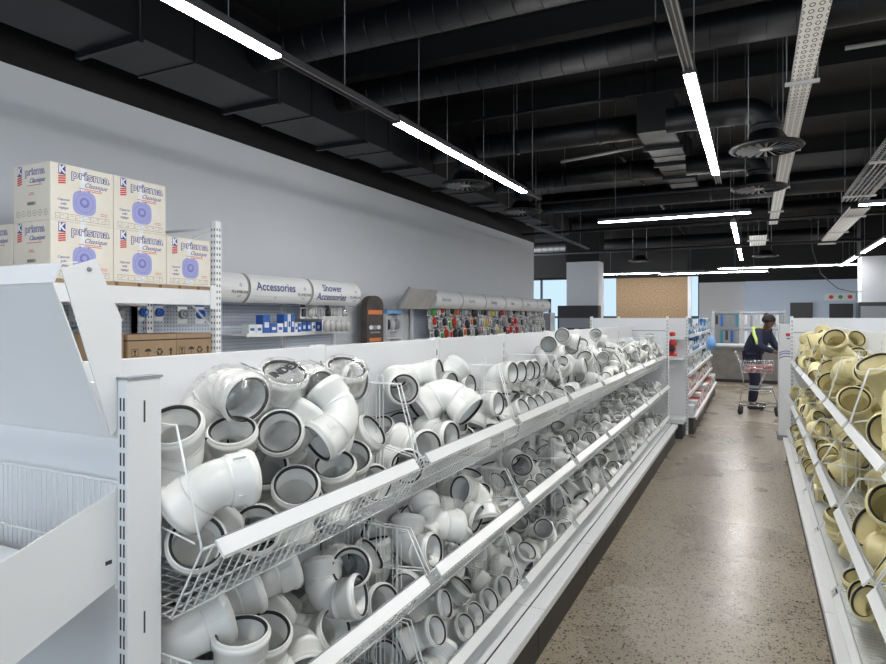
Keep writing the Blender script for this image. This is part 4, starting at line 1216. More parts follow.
def diffuser(x, y, z, label, group=None, R=.315, m='galv'):
    t = empty('swirl_diffuser', (x, y, z), label, 'air diffuser', group)
    MB().lathe([(0, R), (.012, R + .012), (.03, R), (.06, .2), (.16, .14), (.17, 0)], (0, 0, 0), (0, 0, 1), 'duct', 40).build('diffuser_hood', t)
    g = MB()
    g.lathe([(-.004, R), (-.012, R - .02), (-.004, R - .05), (.0, R)], (0, 0, 0), (0, 0, 1), 'duct2', 40)
    g.lathe([(-.004, .0), (-.012, .03), (-.004, .06), (0, .06)], (0, 0, 0), (0, 0, 1), 'galv', 24)
    for k in range(20):
        a = 2 * pi * k / 20; c, s_ = cos(a), sin(a); px, py = -s_, c
        i0, o0, wd = .065, R - .055, .016
        vs = [(c * i0 + px * .004, s_ * i0 + py * .004, -.004), (c * i0 - px * .004, s_ * i0 - py * .004, -.006), (c * o0 - px * wd, s_ * o0 - py * wd, -.016), (c * o0 + px * wd, s_ * o0 + py * wd, -.004)]
        vs += [(a_, b_, z_ + .004) for a_, b_, z_ in vs]
        g.add(vs, [(3, 2, 1, 0), (4, 5, 6, 7), (0, 1, 5, 4), (1, 2, 6, 5), (2, 3, 7, 6), (3, 0, 4, 7)], 'rod')
    g.build('swirl_blades', t)
    for sx in (-1, 1): MB().tube([(sx * .15, sx * .25, .02), (sx * .15, sx * .25, 5 - z)], .005, 'rod').build('hanger_rod', t)
elbow_down(-3.9 + .0, (-3.42, 7.6), 3.35, 'black duct bend dropping to the nearer diffuser at the left wall')
elbow_down(-3.9, (-3.43, 9.9), 3.35, 'black duct bend dropping to the farther diffuser at the left wall')
diffuser(-3.42, 7.6, 3.35, 'round swirl diffuser below the duct at the left wall, nearer one')
diffuser(-3.43, 9.9, 3.35, 'round swirl diffuser at the left wall, farther one beyond the long lamp')
elbow_down(-.8, (.10, 6.75), 3.21, 'black duct bend over the aisle feeding the nearer big diffuser', .125)
elbow_down(-.8, (.05, 8.85), 3.22, 'black duct bend over the aisle feeding the farther big diffuser', .125)
diffuser(.10, 6.75, 3.21, 'large round swirl diffuser over the aisle beside the cable tray, nearer')
diffuser(.05, 8.85, 3.22, 'large round swirl diffuser over the aisle, lower in view behind the nearer one')
diffuser(-2.9, 18.4, 3.2, 'small dark diffuser over the far cross aisle near the board partition', None, .3)
diffuser(.25, 18.4, 3.2, 'small dark diffuser far above the person', None, .3)
# beams of the slab and small pipes
for k, y in enumerate([1.5, 6.9, 9.2, 11.4, 13.9, 17.2, 19.4, 22.4]):
    struct(MB().box((-16, y - .12, 4.72), (9, y + .12, 5), 'black').build('trim_%d' % (10 + k)))
def pipe(label, pts, r, m, cat='pipe', group=None):
    o = MB().tube(pts, r, m, 10).build('service_pipe'); return tag(o, label, cat, group)
pipe('pale conduit running crosswise high on the ceiling over the yellow pipes', [(.8, 7.3, 4.25), (8.9, 7.3, 4.25)], .022, 'galv')
pipe('thin dark sprinkler pipe behind the second spiral duct', [(-3.2, 6.5, 4.25), (8.9, 6.5, 4.25)], .022, 'duct2')
pipe('thin dark sprinkler pipe before the third spiral duct', [(-3.2, 7.3, 4.1), (-1.3, 7.3, 4.1)], .022, 'duct2')
pipe('thin dark pipe running along the aisle high above the gondola', [(-2.0, 9.4, 4.3), (-2.0, 25, 4.3)], .03, 'duct2')
pipe('thin dark pipe crossing over the far diffusers', [(-3.9, 11.6, 3.8), (8.9, 11.6, 3.8)], .03, 'duct2')
pipe('dark pipe crossing before the sixth spiral duct', [(-8, 14.4, 3.6), (8.9, 14.4, 3.6)], .035, 'duct2')
pipe('dark pipe crossing far before the partition board', [(-10, 18.2, 3.5), (8.9, 18.2, 3.5)], .04, 'duct2')
pipe('dark conduit with bright end near the third spiral duct', [(-2.5, 8.9, 3.85), (-1.25, 8.9, 3.95)], .02, 'galv')
pipe('thin hanging cable in a loop before the blue back wall', [(1.25, 18.2, 5), (1.3, 18.2, 3.3), (1.5, 18.4, 2.7), (1.9, 18.8, 2.35), (2.3, 19.3, 2.27), (2.5, 19.5, 2.3)], .012, 'darkpl', 'cable')
# suspended trunking + luminaires
def luminaire(x, y, z, ln, ax, label, group=None):
    t = empty('linear_lamp', (x, y, z), label, 'ceiling lamp', group, 0 if ax == 'y' else -pi / 2)
    MB().box((-.034, 0, .012), (.034, ln, .06), 'lampbody').box((-.036, -.006, -.004), (.036, 0, .06), 'lampbody').box((-.036, ln, -.004), (.036, ln + .006, .06), 'lampbody').build('lamp_housing', t)
    MB().box((-.033, .002, -.003), (.033, ln - .002, .0115), 'lampon').build('diffuser', t)
    for q in (.12, .88): MB().tube([(0, ln * q, .06), (0, ln * q, 5 - z)], .003, 'rod', 5).build('suspension_wire', t)
def trunk(x, y0, y1, z, label):
    t = empty('lamp_trunking', (x, y0, z), label, 'lamp track')
    g = MB()
    for sx in (-1, 1): g.box((sx * .026 - .003, 0, -.002), (sx * .026 + .003, y1 - y0, .03), 'galv' if x > -1 else 'lampbody')
    g.box((-.03, 0, .015), (.03, y1 - y0, .036), 'lampbody').box((-.003, 0, .008), (.003, y1 - y0, .016), 'galv'); g.build('track_profile', t)
    n = max(1, int((y1 - y0) / 1.5))
    for i in range(n): MB().tube([(0, (i + .5) * (y1 - y0) / n, .03), (0, (i + .5) * (y1 - y0) / n, 5 - z)], .004, 'rod', 5).build('suspension_wire', t)
ZL = 3.1
luminaire(-2.47, -.25, ZL, 3.08, 'y', 'bright linear lamp nearest the upper left, above the boxed rack')
trunk(-2.47, 2.84, 4.17, ZL + .01, 'dark lamp track between the first and second left lamps')
luminaire(-2.47, 4.19, ZL, 3.0, 'y', 'long bright linear lamp hanging along the left wall')
trunk(-2.47, 7.2, 7.8, ZL + .01, 'short dark lamp track stub beyond the second left lamp')
luminaire(-.36, -.37, ZL, 3.05, 'y', 'linear lamp over the near end of the aisle, before the pale lamp track')
trunk(-.36, 2.7, 4.1, ZL + .01, 'pale lamp track leading to the steep lamp over the aisle')
luminaire(-.36, 4.13, ZL, 3.05, 'y', 'bright linear lamp hanging lengthwise over the aisle, nearest one')
trunk(-.36, 7.2, 7.75, ZL + .01, 'short track stub after the aisle lamp')
luminaire(-2.2, 10.0, ZL, 2.15, 'x', 'linear lamp hung crosswise over the end of the white pipe gondola')
luminaire(-.30, 10.9, ZL, 3.0, 'y', 'short-looking linear lamp far over the aisle, nearer of two')
luminaire(-.30, 15.0, ZL, 3.0, 'y', 'small bright linear lamp farthest over the aisle')
luminaire(-4.6, 20.9, ZL - .08, 3.2, 'x', 'linear lamp hung crosswise before the board partition')
luminaire(-1.0, 21.3, ZL + .02, 3.9, 'x', 'long crosswise lamp before the grey alcove and blue wall')
luminaire(-2.3, 17.9, 2.78, 2.6, 'x', 'lowest crosswise lamp, pale, before the grey alcove')
luminaire(1.25, 10.0, ZL, 2.6, 'x', 'crosswise linear lamp over the yellow pipe gondola')
luminaire(2.24, 9.85, ZL, 3.0, 'y', 'linear lamp of the right-hand row, beside the far end of the yellow gondola')
luminaire(2.24, 14.4, ZL, 3.0, 'y', 'lengthwise lamp over the aisle right of the yellow pipes, nearer')
luminaire(2.24, 18.3, ZL, 3.0, 'y', 'lengthwise lamp over the aisle right of the yellow pipes, farther')
luminaire(2.24, .8, ZL, 3.0, 'y', 'linear lamp of the right-hand row, over the near end of the yellow gondola')
luminaire(2.24, 5.3, ZL, 3.0, 'y', 'linear lamp of the right-hand row, beside the middle of the yellow gondola')
trunk(-3.6, 10.6, 15.2, ZL + .15, 'dark lamp track beyond the far left diffuser')
# perforated cable tray
def tray(x0, x1, y0, y1, z, label):
    t = empty('cable_tray', ((x0 + x1) / 2, y0, z), label, 'cable tray'); hw = (x1 - x0) / 2; L_ = y1 - y0
    MB().box((-hw, 0, 0), (hw, L_, .002), 'tray').box((-hw - .002, 0, 0), (-hw, L_, .05), 'galv').box((hw, 0, 0), (hw + .002, L_, .05), 'galv').build('tray_body', t)
    y = .9
    while y < L_:
        g = MB().box((-hw - .05, y - .02, -.03), (hw + .05, y + .02, -.003), 'galv')
        for sx in (-1, 1): g.tube([(sx * (hw + .035), y, -.03), (sx * (hw + .035), y, 5 - z)], .005, 'rod', 6)
        g.build('tray_support', t); y += 2.4
tray(.282, .439, .4, 15.2, 3.6, 'long punched steel cable tray running down the ceiling over the aisle')
tray(1.5, 1.8, 13, 19, 3.5, 'short far punched cable tray beside the wire basket tray')
tray(-.1, .25, 15.8, 18, 3.45, 'far galvanised tray end below the long cable tray')
t = empty('wire_cable_basket', (1.5, 5.9, 3.55), 'mesh wire cable basket with bundled cables above the yellow pipes', 'cable basket')
g = MB()
for k in range(7): g.tube([(-.18 + k * .06, 0, 0), (-.18 + k * .06, 6.6, 0)], .0035, 'galv', 4)
for sx in (-1, 1):
    for z in (.03, .06): g.tube([(sx * .18, 0, z), (sx * .18, 6.6, z)], .0035, 'galv', 4)
for k in range(66): g.tube([(-.18, k * .1, .06), (-.18, k * .1, 0), (.18, k * .1, 0), (.18, k * .1, .06)], .0035, 'galv', 4)
g.build('wire_mesh', t)
for k in range(4):
    MB().tube([(-.1 + k * .06, y * .66, .02 + .012 * ((k + y) % 2)) for y in range(11)], .012, 'darkpl' if k % 2 else 'greypl', 6).build('cable', t)
for y in (1, 3.5, 6): MB().box((-.22, y - .02, -.03), (.22, y + .02, -.005), 'galv').tube([(-.2, y, -.02), (-.2, y, 1.45)], .005, 'rod').tube([(.2, y, -.02), (.2, y, 1.45)], .005, 'rod').build('tray_support', t)
o = MB().box((2.5, 7.6, 3.35), (3.4, 8.3, 3.75), 'duct', .02).tube([(2.6, 8, 3.75), (2.6, 8, 5)], .008, 'rod').tube([(3.3, 8.2, 3.75), (3.3, 8.2, 5)], .008, 'rod').build('ceiling_air_unit'); tag(o, 'black box-shaped ceiling unit hanging above the yellow pipes', 'air unit')

# ---------------------------------------------------------------- gondola shelving
P = .955
def upright(g, x, y, z0, z1, wx=.03, wy=.06, slots='x', m='powder'):
    g.box((x - wx / 2, y - wy / 2, z0), (x + wx / 2, y + wy / 2, z1), m, .003)
    z = z0 + .06
    while z < z1 - .05:
        if slots == 'x':
            for sx in (-1, 1): g.box((x + sx * (wx / 2 - .001), y - .004, z), (x + sx * (wx / 2 + .0006), y + .004, z + .03), 'slot')
        else:
            for dx in (-.006, .006): g.box((x + dx - .002, y - wy / 2 - .0006, z), (x + dx + .002, y - wy / 2 + .001, z + .028), 'slot')
        z += .045
def gondola_bay(name, Y0, side, label, mirror):
    # side +1: shelf face towards +x with the spine at the origin
    t = empty(name, (SPX[side], Y0, 0), label, 'gondola bay'); s = side
    g = MB(); g.box((-s * .02, .03, .2), (.0, P - .03, 1.495), 'panel', .002); g.box((-s * .021, .03, 1.18), (s * .001, P - .03, 1.183), 'slot'); g.build('back_panel', t)
    g = MB(); upright(g, -s * .016, 0, 0, 1.5); g.build('upright', t)
    if mirror: g = MB(); upright(g, -s * .016, P, 0, 1.5); g.build('upright', t)
    g = MB(); d = .545 if s > 0 else .485
    g.box((0, .002, .212), (s * d, P - .002, .235), 'powder', .003).box((s * (d - .005), .002, .195), (s * (d + .022), P - .002, .235), 'powder', .006)
    g.box((s * (d - .055), .002, .235), (s * (d - .05), P - .002, .2385), 'slot')
    g.build('base_shelf', t)
    g = MB().box((s * (d - .025), .004, 0), (s * (d - .01), P - .004, .196), 'kick'); g.build('kick_panel', t)
    # far side of the double-sided gondola
    MB().box((-s * .02, .002, .2), (-s * .5, P - .002, .235), 'powder').build('rear_base_shelf', t)
    return t
SPX = {1: -1.445, -1: .80}
ordb = ['first', 'second', 'third', 'fourth', 'fifth', 'sixth', 'seventh', 'eighth']
for b in range(8):
    gondola_bay('gondola_bay', .945 + b * P, 1, '%s bay of the white gondola holding white pipe fittings, from near end' % ordb[b], b == 7)
for b in range(8):
    gondola_bay('gondola_bay', .545 + b * P, -1, '%s bay of the white gondola holding yellow pipe fittings, from near end' % ordb[b], b == 7)

# wire baskets: local frame, back at x=0, front +x, y along the bay
BL = [(.31, .40, .16), (.35, .44, .16), (.41, .44, .09)]
BZ = [.955, .57, .25]
def wire_front(lev):
    d0, d1, h = BL[lev]; g = MB(); r = .0023
    n = 31
    for i in range(n + 1):
        y = .012 + (P - .024) * i / n
        g.tube([(.006, y, 0), (d0, y, 0), (d1, y, h)], r, 'wire', 4, caps=False)
    for k in range(1, 10): g.tube([(d0 * k / 9.0, .012, -.003), (d0 * k / 9.0, P - .012, -.003)], .0026, 'wire', 4)
    for q in (.33, .66): g.tube([(d0 + (d1 - d0) * q, .012, h * q), (d0 + (d1 - d0) * q, P - .012, h * q)], .0019, 'wire', 4)
    g.tube([(d1, .01, h), (d1, P - .01, h)], .003, 'wire', 6)
    g.tube([(.004, .01, 0), (.004, P - .01, 0)], .003, 'wire', 6)
    return g.mesh('wire_grid')
def wire_side(lev):
    d0, d1, h = BL[lev]; top = .415 if lev == 0 else .30; g = MB(); r = .0020
    dc = d1 - .075
    g.tube([(.006, 0, 0), (.006, 0, top), (dc, 0, top), (d1, 0, h), (d0, 0, 0), (.006, 0, 0)], .0028, 'wire', 6)
    g.tube([(.006, 0, top - .17), (d1 - .02, 0, h + .01)], .0022, 'wire', 5)
    x = .035; k = 0
    while x < dc + .01:
        zt = top + (.028 if lev == 0 and k % 4 in (1,) and x > .2 else 0)
        if k % 2 == 0 and x + .02 < dc:
            z0 = 0
            g.tube([(x, 0, z0), (x, 0, top + .022), (x + .007, 0, top + .03), (x + .014, 0, top + .022), (x + .014, 0, z0)] if lev == 0 and x > .2 else [(x, 0, 0), (x, 0, top), (x + .02, 0, top), (x + .02, 0, 0)], r, 'wire', 4)
        x += .034; k += 1
    return g.mesh('side_divider')
def rail_mesh(lev):
    d0, d1, h = BL[lev]; g = MB()
    a = radians(24)
    # inclined ticket strip: lip at the top, front face leaning back
    def Q(u, v): return (d1 + .004 + u * cos(a) + v * sin(a) * 1.0, h + .006 + v * cos(a) * -1 + u * sin(a))
    poly = [(d1 + .001, h + .009), (d1 + .006, h + .012), (d1 + .029, h - .018), (d1 + .027, h - .024), (d1 + .022, h - .020)]
    g.prism(poly, 'y', .045, P - .04, 'rail')
    g.box((d1 - .001, .045, h + .008), (d1 + .0015, P - .04, h + .0125), 'greypl')
    return g.mesh('price_rail')
lvname = ['top', 'middle', 'bottom']
WF = [wire_front(l) for l in range(3)]; WS = [wire_side(l) for l in range(3)]; WR = [rail_mesh(l) for l in range(3)]
for side in (0, 1):
    for b in range(8):
        for l in range(3):
            y = (.945 if side == 0 else .545) + b * P + (P if side else 0)
            t = empty('wire_basket', (-1.435 if side == 0 else .79, y, BZ[l]), 'white wire basket, %s level, %s bay, holding %s pipe fittings' % (lvname[l], ordb[b], ('white', 'yellow')[side]), 'wire basket', 'wire baskets of the %s gondola' % ('white fitting', 'yellow fitting')[side], 0 if side == 0 else pi)
            put('wire_grid', WF[l], t)
            put('side_divider', WS[l], t, (0, .012, 0)); put('side_divider', WS[l], t, (0, P - .012, 0))
            put('price_rail', WR[l], t)

# ---------------------------------------------------------------- pipe fittings
def Dv(phi): p = radians(phi); return Vector((sin(p), 0, -cos(p)))
def sweep(g, path, prof_o, prof_i, m, n=36, flip=False):
    # path(s)->(pos, tangent); rings about it; y is the constant binormal
    vs = []; Y = Vector((0, 1, 0)); rings = [(s_, r) for s_, r in prof_o] + [(s_, r) for s_, r in prof_i]
    for s_, r in rings:
        p, T = path(s_); N_ = Y.cross(T)
        for j in range(n):
            a = 2 * pi * j / n; vs.append(p + (N_ * cos(a) + Y * sin(a)) * r)
    K = len(rings); fs = []
    for i in range(K - (0 if prof_i else 1)):
        o = i * n; q = ((i + 1) % K) * n
        for j in range(n): fs.append((o + j, o + (j + 1) % n, q + (j + 1) % n, q + j))
    g.add(vs, fs, m, True)
SOCK = [(0, .0600), (.0015, .0622), (.006, .0632), (.0085, .0632), (.0095, .0662), (.0215, .0662), (.0245, .0618), (.056, .0606), (.060, .0556)]
SOCKI = [(.0, .0588), (.0105, .0580), (.0115, .0560), (.056, .0556), (.0585, .0512)]
SPIG = [(0, .0535), (.004, .0550)]
SPIGI = [(0, .0512)]
def elbow(kind, phi, L_, Rb, endB='sock', ribs=0, m='pvc'):
    g = MB(); f = radians(phi); tl = Rb * math.tan(f / 2); st = L_ - tl; S = 2 * st + Rb * f
    B = Dv(phi)
    def path(s_):
        if s_ < st: return Vector((0, 0, L_ - s_)), Vector((0, 0, -1))
        if s_ > S - st: return B * (L_ - (S - s_)), B.copy()
        a = (s_ - st) / Rb; c = Vector((Rb, 0, tl)); return c + Vector((-Rb * cos(a), 0, -Rb * sin(a))), Vector((sin(a), 0, -cos(a)))
    sA = SOCK; sB = SOCK if endB == 'sock' else SPIG; iB = SOCKI if endB == 'sock' else SPIGI
    e0 = .0605; e1 = S - (.0605 if endB == 'sock' else .005)
    mid = []; nb = max(5, int(phi / 8))
    ks = [st + (S - 2 * st) * i / nb for i in range(nb + 1)]
    ks = [k for k in ks if e0 + .002 < k < e1 - .002]
    for i, k in enumerate(ks):
        if i in (0, len(ks) - 1) or (ribs and i % 2 == 0): mid += [(k - .0012, .0552), (k - .0006, .0563), (k + .0006, .0563), (k + .0012, .0552)]
        else: mid.append((k, .0552))
    po = sA + mid + [(S - a, r) for a, r in reversed(sB)]
    ii = [(S - a, r) for a, r in iB] + [(k, .0512) for k in reversed(ks)] + [(a, r) for a, r in reversed(SOCKI)]
    sweep(g, path, po, ii, m)
    # moulded seam line along the outside of the bend and a small mark plate on the socket
    g.box((-.0672, -.0006, L_ - .055), (-.0606, .0006, L_ - .026), m)
    g.box((-.008, -.0622, L_ - .052), (.008, -.0600, L_ - .036), m)
    g.box((-.005, -.0625, L_ - .049), (.005, -.0600, L_ - .039), 'greypl' if m == 'pvc_old' else m)
    seals = [seal((0, 0, L_), (0, 0, 1))]
    if endB == 'sock': seals.append(seal(B * L_, B))
    return fixn(g.mesh('fitting_' + kind)), seals
def seal(c, d):
    return MB().lathe([(-.0015, .0590), (-.001, .0555), (-.007, .0518), (-.0095, .0555), (-.0095, .0585)], c, d, 'rubber', 32, closed=True).mesh('rubber_seal')
def strait(path_a, path_b, g, m, ends=('sock', 'sock')):
    a = Vector(path_a); b = Vector(path_b); T = (b - a).normalized(); S = (b - a).length
    def path(s_): return a + T * s_, T
    sA, iA = (SOCK, SOCKI) if ends[0] == 'sock' else (SPIG, SPIGI)
    sB, iB = (SOCK, SOCKI) if ends[1] == 'sock' else (SPIG, SPIGI)
    if ends[0] == 'open': po = [(0, .0552)]; pi_ = [(0, .0512)]
    else: po = sA; pi_ = list(reversed(iA))
    # frame: y must be perpendicular to T; both lie in the xz plane
    sweep(g, path, list(po) + [(S - x, r) for x, r in reversed(sB)], [(S - x, r) for x, r in iB] + list(pi_), m)
def junction(m):
    g = MB(); strait((0, 0, .13), (0, 0, -.13), g, m)
    d = Dv(135); strait(d * .035, d * .175, g, m, ('open', 'sock'))
    return fixn(g.mesh('fitting_tee')), [seal((0, 0, .13), (0, 0, 1)), seal((0, 0, -.13), (0, 0, -1)), seal(d * .175, d)]
def coupling(m):
    g = MB(); strait((0, 0, .062), (0, 0, -.062), g, m)
    return fixn(g.mesh('fitting_coupling')), [seal((0, 0, .062), (0, 0, 1)), seal((0, 0, -.062), (0, 0, -1))]
def capped(m):
    me, se = elbow('cap', 87, .125, .066, m=m)
    d = Vector((-.72, 0, -.69)).normalized()
    cap = MB().lathe([(.03, .043), (.062, .043), (.064, .047), (.080, .047), (.083, .043), (.083, .034), (.079, .032), (.079, .012), (.083, .010), (.083, 0)], (0.012, 0, .012), d, m, 32).mesh('screw_cap')
    return me, se, fixn(cap)
SETS = []
for m in ('pvc', 'ypvc'):
    SETS.append([elbow('e87', 87, .125, .066, m=m, ribs=(m == 'ypvc')), elbow('e45', 45, .098, .08, m=m, ribs=(m == 'ypvc')), elbow('s45', 45, .102, .09, 'spig', m=m, ribs=(m == 'ypvc')), junction(m), capped(m), coupling(m)])
# a thin crinkled bag around the wrapped elbows
def film():
    g = MB(); L_ = .126; Rb = .066; f = radians(87); tl = Rb * math.tan(f / 2); st = L_ - tl; S = 2 * st + Rb * f; B = Dv(87)
    def path(s_):
        if s_ < st: return Vector((0, 0, L_ - s_)), Vector((0, 0, -1))
        if s_ > S - st: return B * (L_ - (S - s_)), B.copy()
        a = (s_ - st) / Rb; return Vector((Rb, 0, tl)) + Vector((-Rb * cos(a), 0, -Rb * sin(a))), Vector((sin(a), 0, -cos(a)))
    n = 40; K = 22; vs = []; rnd = random.Random(3)
    for i in range(K + 1):
        s_ = S * i / K; p, T = path(s_); N_ = Vector((0, 1, 0)).cross(T)
        for j in range(n):
            a = 2 * pi * j / n; r = .0688 + rnd.uniform(-.0004, .0022); vs.append(p + (N_ * cos(a) + Vector((0, 1, 0)) * sin(a)) * r)
    fs = [(i * n + j, i * n + (j + 1) % n, (i + 1) * n + (j + 1) % n, (i + 1) * n + j) for i in range(K) for j in range(n)]
    c0 = len(vs); vs.append(Vector((0, 0, L_ + .003))); c1 = len(vs); vs.append(B * (L_ + .003))
    fs += [(c0, (j + 1) % n, j) for j in range(n)] + [(c1, K * n + j, K * n + (j + 1) % n) for j in range(n)]
    g.add(vs, fs, 'film', True)
    return g.mesh('plastic_wrap')
FILM = film()
_wt = {}
def wrap_text(i):
    # print on the bag over the end of the fitting
    t, sz = (('1.0 LT', .026), ('INDEX', .034), ('Classic', .020), ('', 0), ('', 0))[i % 5]
    return t, sz
KN = [('pipe_elbow', 'elbow'), ('pipe_bend', 'bend'), ('pipe_bend', 'bend'), ('pipe_junction', 'junction'), ('inspection_bend', 'inspection bend'), ('pipe_coupling', 'coupling')]
rows = []
for ln in FIT.strip().split('\n'):
    txt = ln.split('|', 1); head = txt[0].split(); code = head[0]
    rows.append(dict(side=int(code[0]), lev=int(code[1]), bay=int(code[2]), k=int(code[3]), sc=float(head[1]), p=[float(x) for x in head[2:5]], q=[float(x) for x in head[5:9]], w=len(head) > 9 and head[9] == 'w', lab=txt[1] if len(txt) > 1 else ''))
cnt = {}
for r in sorted([r for r in rows], key=lambda r: r['p'][1]):
    if r['lab']: continue
    key = (r['side'], r['lev'], r['bay'], KN[r['k']][0], r['k'] == 2); cnt[key] = cnt.get(key, 0) + 1
    r['n'] = cnt[key]
nw = 0
for r in rows:
    nm, word = KN[r['k']]; col = ('white', 'yellow')[r['side']]
    me, seals = SETS[r['side']][r['k']][:2]
    name = nm if r['side'] == 0 else 'yellow_' + nm
    o = put(name, me)
    o.location = r['p']; o.rotation_mode = 'QUATERNION'; o.rotation_quaternion = Quaternion(r['q']).normalized(); o.scale = (r['sc'],) * 3
    kindw = {1: 'double-socket bend', 2: 'plain-ended bend'}.get(r['k'], word)
    if r['lab']: lab = '%s, %s basket, %s bay' % (r['lab'], lvname[r['lev']], ordb[r['bay']])
    else: lab = '%s %s, %s from the near end in the %s basket, %s bay' % (col, kindw, ORD[r['n'] - 1], lvname[r['lev']], ordb[r['bay']])
    tag(o, lab, col + ' pipe ' + word, '%s %s fittings in the %s basket of the %s bay' % (col, 'pipe', lvname[r['lev']], ordb[r['bay']]))
    for s_ in seals: put('rubber_seal', s_, o)
    if r['k'] == 4: put('screw_cap', SETS[r['side']][4][2], o)
    if r['w']:
        put('plastic_wrap', FILM, o); t_, sz = wrap_text(nw); nw += 1
        if t_:
            tm = text_mesh(t_, sz, 'inkk', bold=.0012 if sz > .03 else .0003); lo = put('lettering', tm, o); lo.location = (0, 0, .1305) if sz > .03 else (-.0715, 0, .07)
            if sz <= .03: lo.rotation_euler = (pi / 2, 0, -pi / 2)
            else: lo.rotation_euler = (0, 0, -pi / 2)

# ---------------------------------------------------------------- end gondola at the near end (faces the camera side)
t = empty('end_gondola', (-1.145, .895, 0), 'near white end gondola with tilted header panel and slotted upright', 'end gondola')
XW = -1.0   # width to the far upright, in the local frame
g = MB(); g.box((-.016, -.04, 0), (.016, .04, 1.475), 'powder', .003)
z = .08
while z < 1.44:
    for dx in (-.006, .004): g.box((dx - .002, -.0408, z), (dx + .002, -.038, z + .026), 'slot')
    z += .037
for z in (1.385, .95, .5): g.box((.0155, -.004, z), (.0166, .0, z + .045), 'slot')
g.box((-.018, -.042, 1.475), (.018, .042, 1.48), 'greypl'); g.build('upright', t)
g = MB(); upright(g, XW, 0, 0, 1.475, .032, .08, 'y'); g.build('upright', t)
g = MB(); g.box((XW + .016, -.012, .2), (-.016, .012, 1.46), 'panel'); g.build('back_panel', t)
# tilted header: side plate, sloping face with folded lip
sp = [(-.155, 1.692), (-.086, 1.717), (-.03, 1.60), (-.03, 1.385), (-.052, 1.362)]
for x0 in (-.020, XW + .016):
    MB().prism(sp, 'x', x0, x0 + .003, 'powder').build('header_side_plate', t)
g = MB()
def slab(g, p0, p1, th, x0, x1, m):
    (a, b), (c, d) = p0, p1; L_ = math.hypot(c - a, d - b); nx, nz = -(d - b) / L_ * th, (c - a) / L_ * th
    g.prism([(a, b), (c, d), (c + nx, d + nz), (a + nx, b + nz)], 'x', x0, x1, m)
slab(g, (-.165, 1.665), (-.052, 1.362), -.003, XW + .02, -.022, 'powder')
slab(g, (-.165, 1.665), (-.150, 1.702), .003, XW + .02, -.022, 'powder')
slab(g, (-.150, 1.702), (-.12, 1.706), .003, XW + .02, -.022, 'powder')
slab(g, (-.052, 1.362), (-.03, 1.352), .003, XW + .02, -.022, 'powder')
g.build('header_panel', t)
MB().lathe([(0, .005), (.003, .004), (.003, 0)], (-.017, -.10, 1.695), (1, 0, 0), 'greypl', 14).build('screw', t)
# tilted tray shelf with side plates
sd = [(-.042, 1.252), (-.055, 1.247), (-.262, 1.178), (-.52, 1.082), (-.52, 1.0), (-.50, .90), (-.042, 1.062)]
for x0 in (-.020, XW + .016):
    MB().prism(sd, 'x', x0, x0 + .003, 'powder').build('shelf_side_plate', t)
MB().box((-.0215, -.045, 1.05), (-.0165, -.036, 1.255), 'powder').box((-.0172, -.066, 1.105), (-.0160, -.052, 1.113), 'slot').build('shelf_bracket', t)
g = MB(); slab(g, (-.042, 1.075), (-.515, .915), .003, XW + .02, -.022, 'powder'); slab(g, (-.515, .915), (-.525, 1.06), .003, XW + .02, -.022, 'powder'); g.build('shelf', t)
g = MB()
for i in range(52): g.tube([(-.03 - i * .0182, -.03, 1.08), (-.03 - i * .0182, -.03, 1.262)], .0017, 'wire', 5)
g.tube([(-.022, -.03, 1.262), (XW + .02, -.03, 1.262)], .0028, 'wire', 6); g.tube([(-.022, -.03, 1.12), (XW + .02, -.03, 1.12)], .0028, 'wire', 6)
g.build('wire_back_fence', t)
g = MB(); g.box((XW + .02, -.5, .55), (-.02, -.03, .57), 'powder', .004).box((XW + .02, -.505, .53), (-.02, -.5, .60), 'powder'); g.build('shelf', t)
g = MB(); g.box((XW, -.55, .2), (0, -.02, .235), 'powder', .005); g.build('base_shelf', t)
MB().box((XW + .01, -.53, 0), (-.01, -.04, .198), 'kick').build('kick_panel', t)
o = put('white_pipe_socket', MB().lathe([(0, .05), (.10, .05), (.102, .056), (.15, .056), (.152, .05), (.15, .047), (.0, .046)], (0, 0, 0), (0, 0, 1), 'pvc', 36, closed=True).mesh('socket'))
o.location = (-1.36, .69, 1.052); o.rotation_euler = (radians(19), 0, 0); tag(o, 'plain white pipe piece standing on the near tilted shelf by the wire fence', 'pipe piece')

# far end gondolas closing both runs
def end_gondola(x0, x1, y, label, shelves=True):
    t = empty('end_gondola', ((x0 + x1) / 2, y, 0), label, 'end gondola'); hw = (x1 - x0) / 2
    MB().box((-hw + .03, -.012, .2), (hw - .03, .012, 1.60), 'panel').box((-hw + .03, -.0125, 1.43), (hw - .03, .0125, 1.436), 'slot').build('back_panel', t)
    for s in (-1, 1):
        g = MB(); upright(g, s * (hw - .015), 0, 0, 1.62, .03, .06, 'y'); g.build('upright', t)
    MB().box((-hw, .012, .18), (hw, .14, .23), 'powder', .005).build('base_shelf', t)
    MB().box((-hw + .01, .03, 0), (hw - .01, .13, .18), 'kick').build('kick_panel', t)
    if shelves:
        for z in (.62, 1.0): MB().box((-hw + .03, .03, z), (hw - .03, .14, z + .03), 'powder', .004).build('shelf', t)
    return t
end_gondola(-2.02, -1.0, 8.66, 'white end gondola at the far end of the white fitting shelves')
end_gondola(.37, 1.55, 8.26, 'white end gondola at the far end of the yellow fitting shelves')
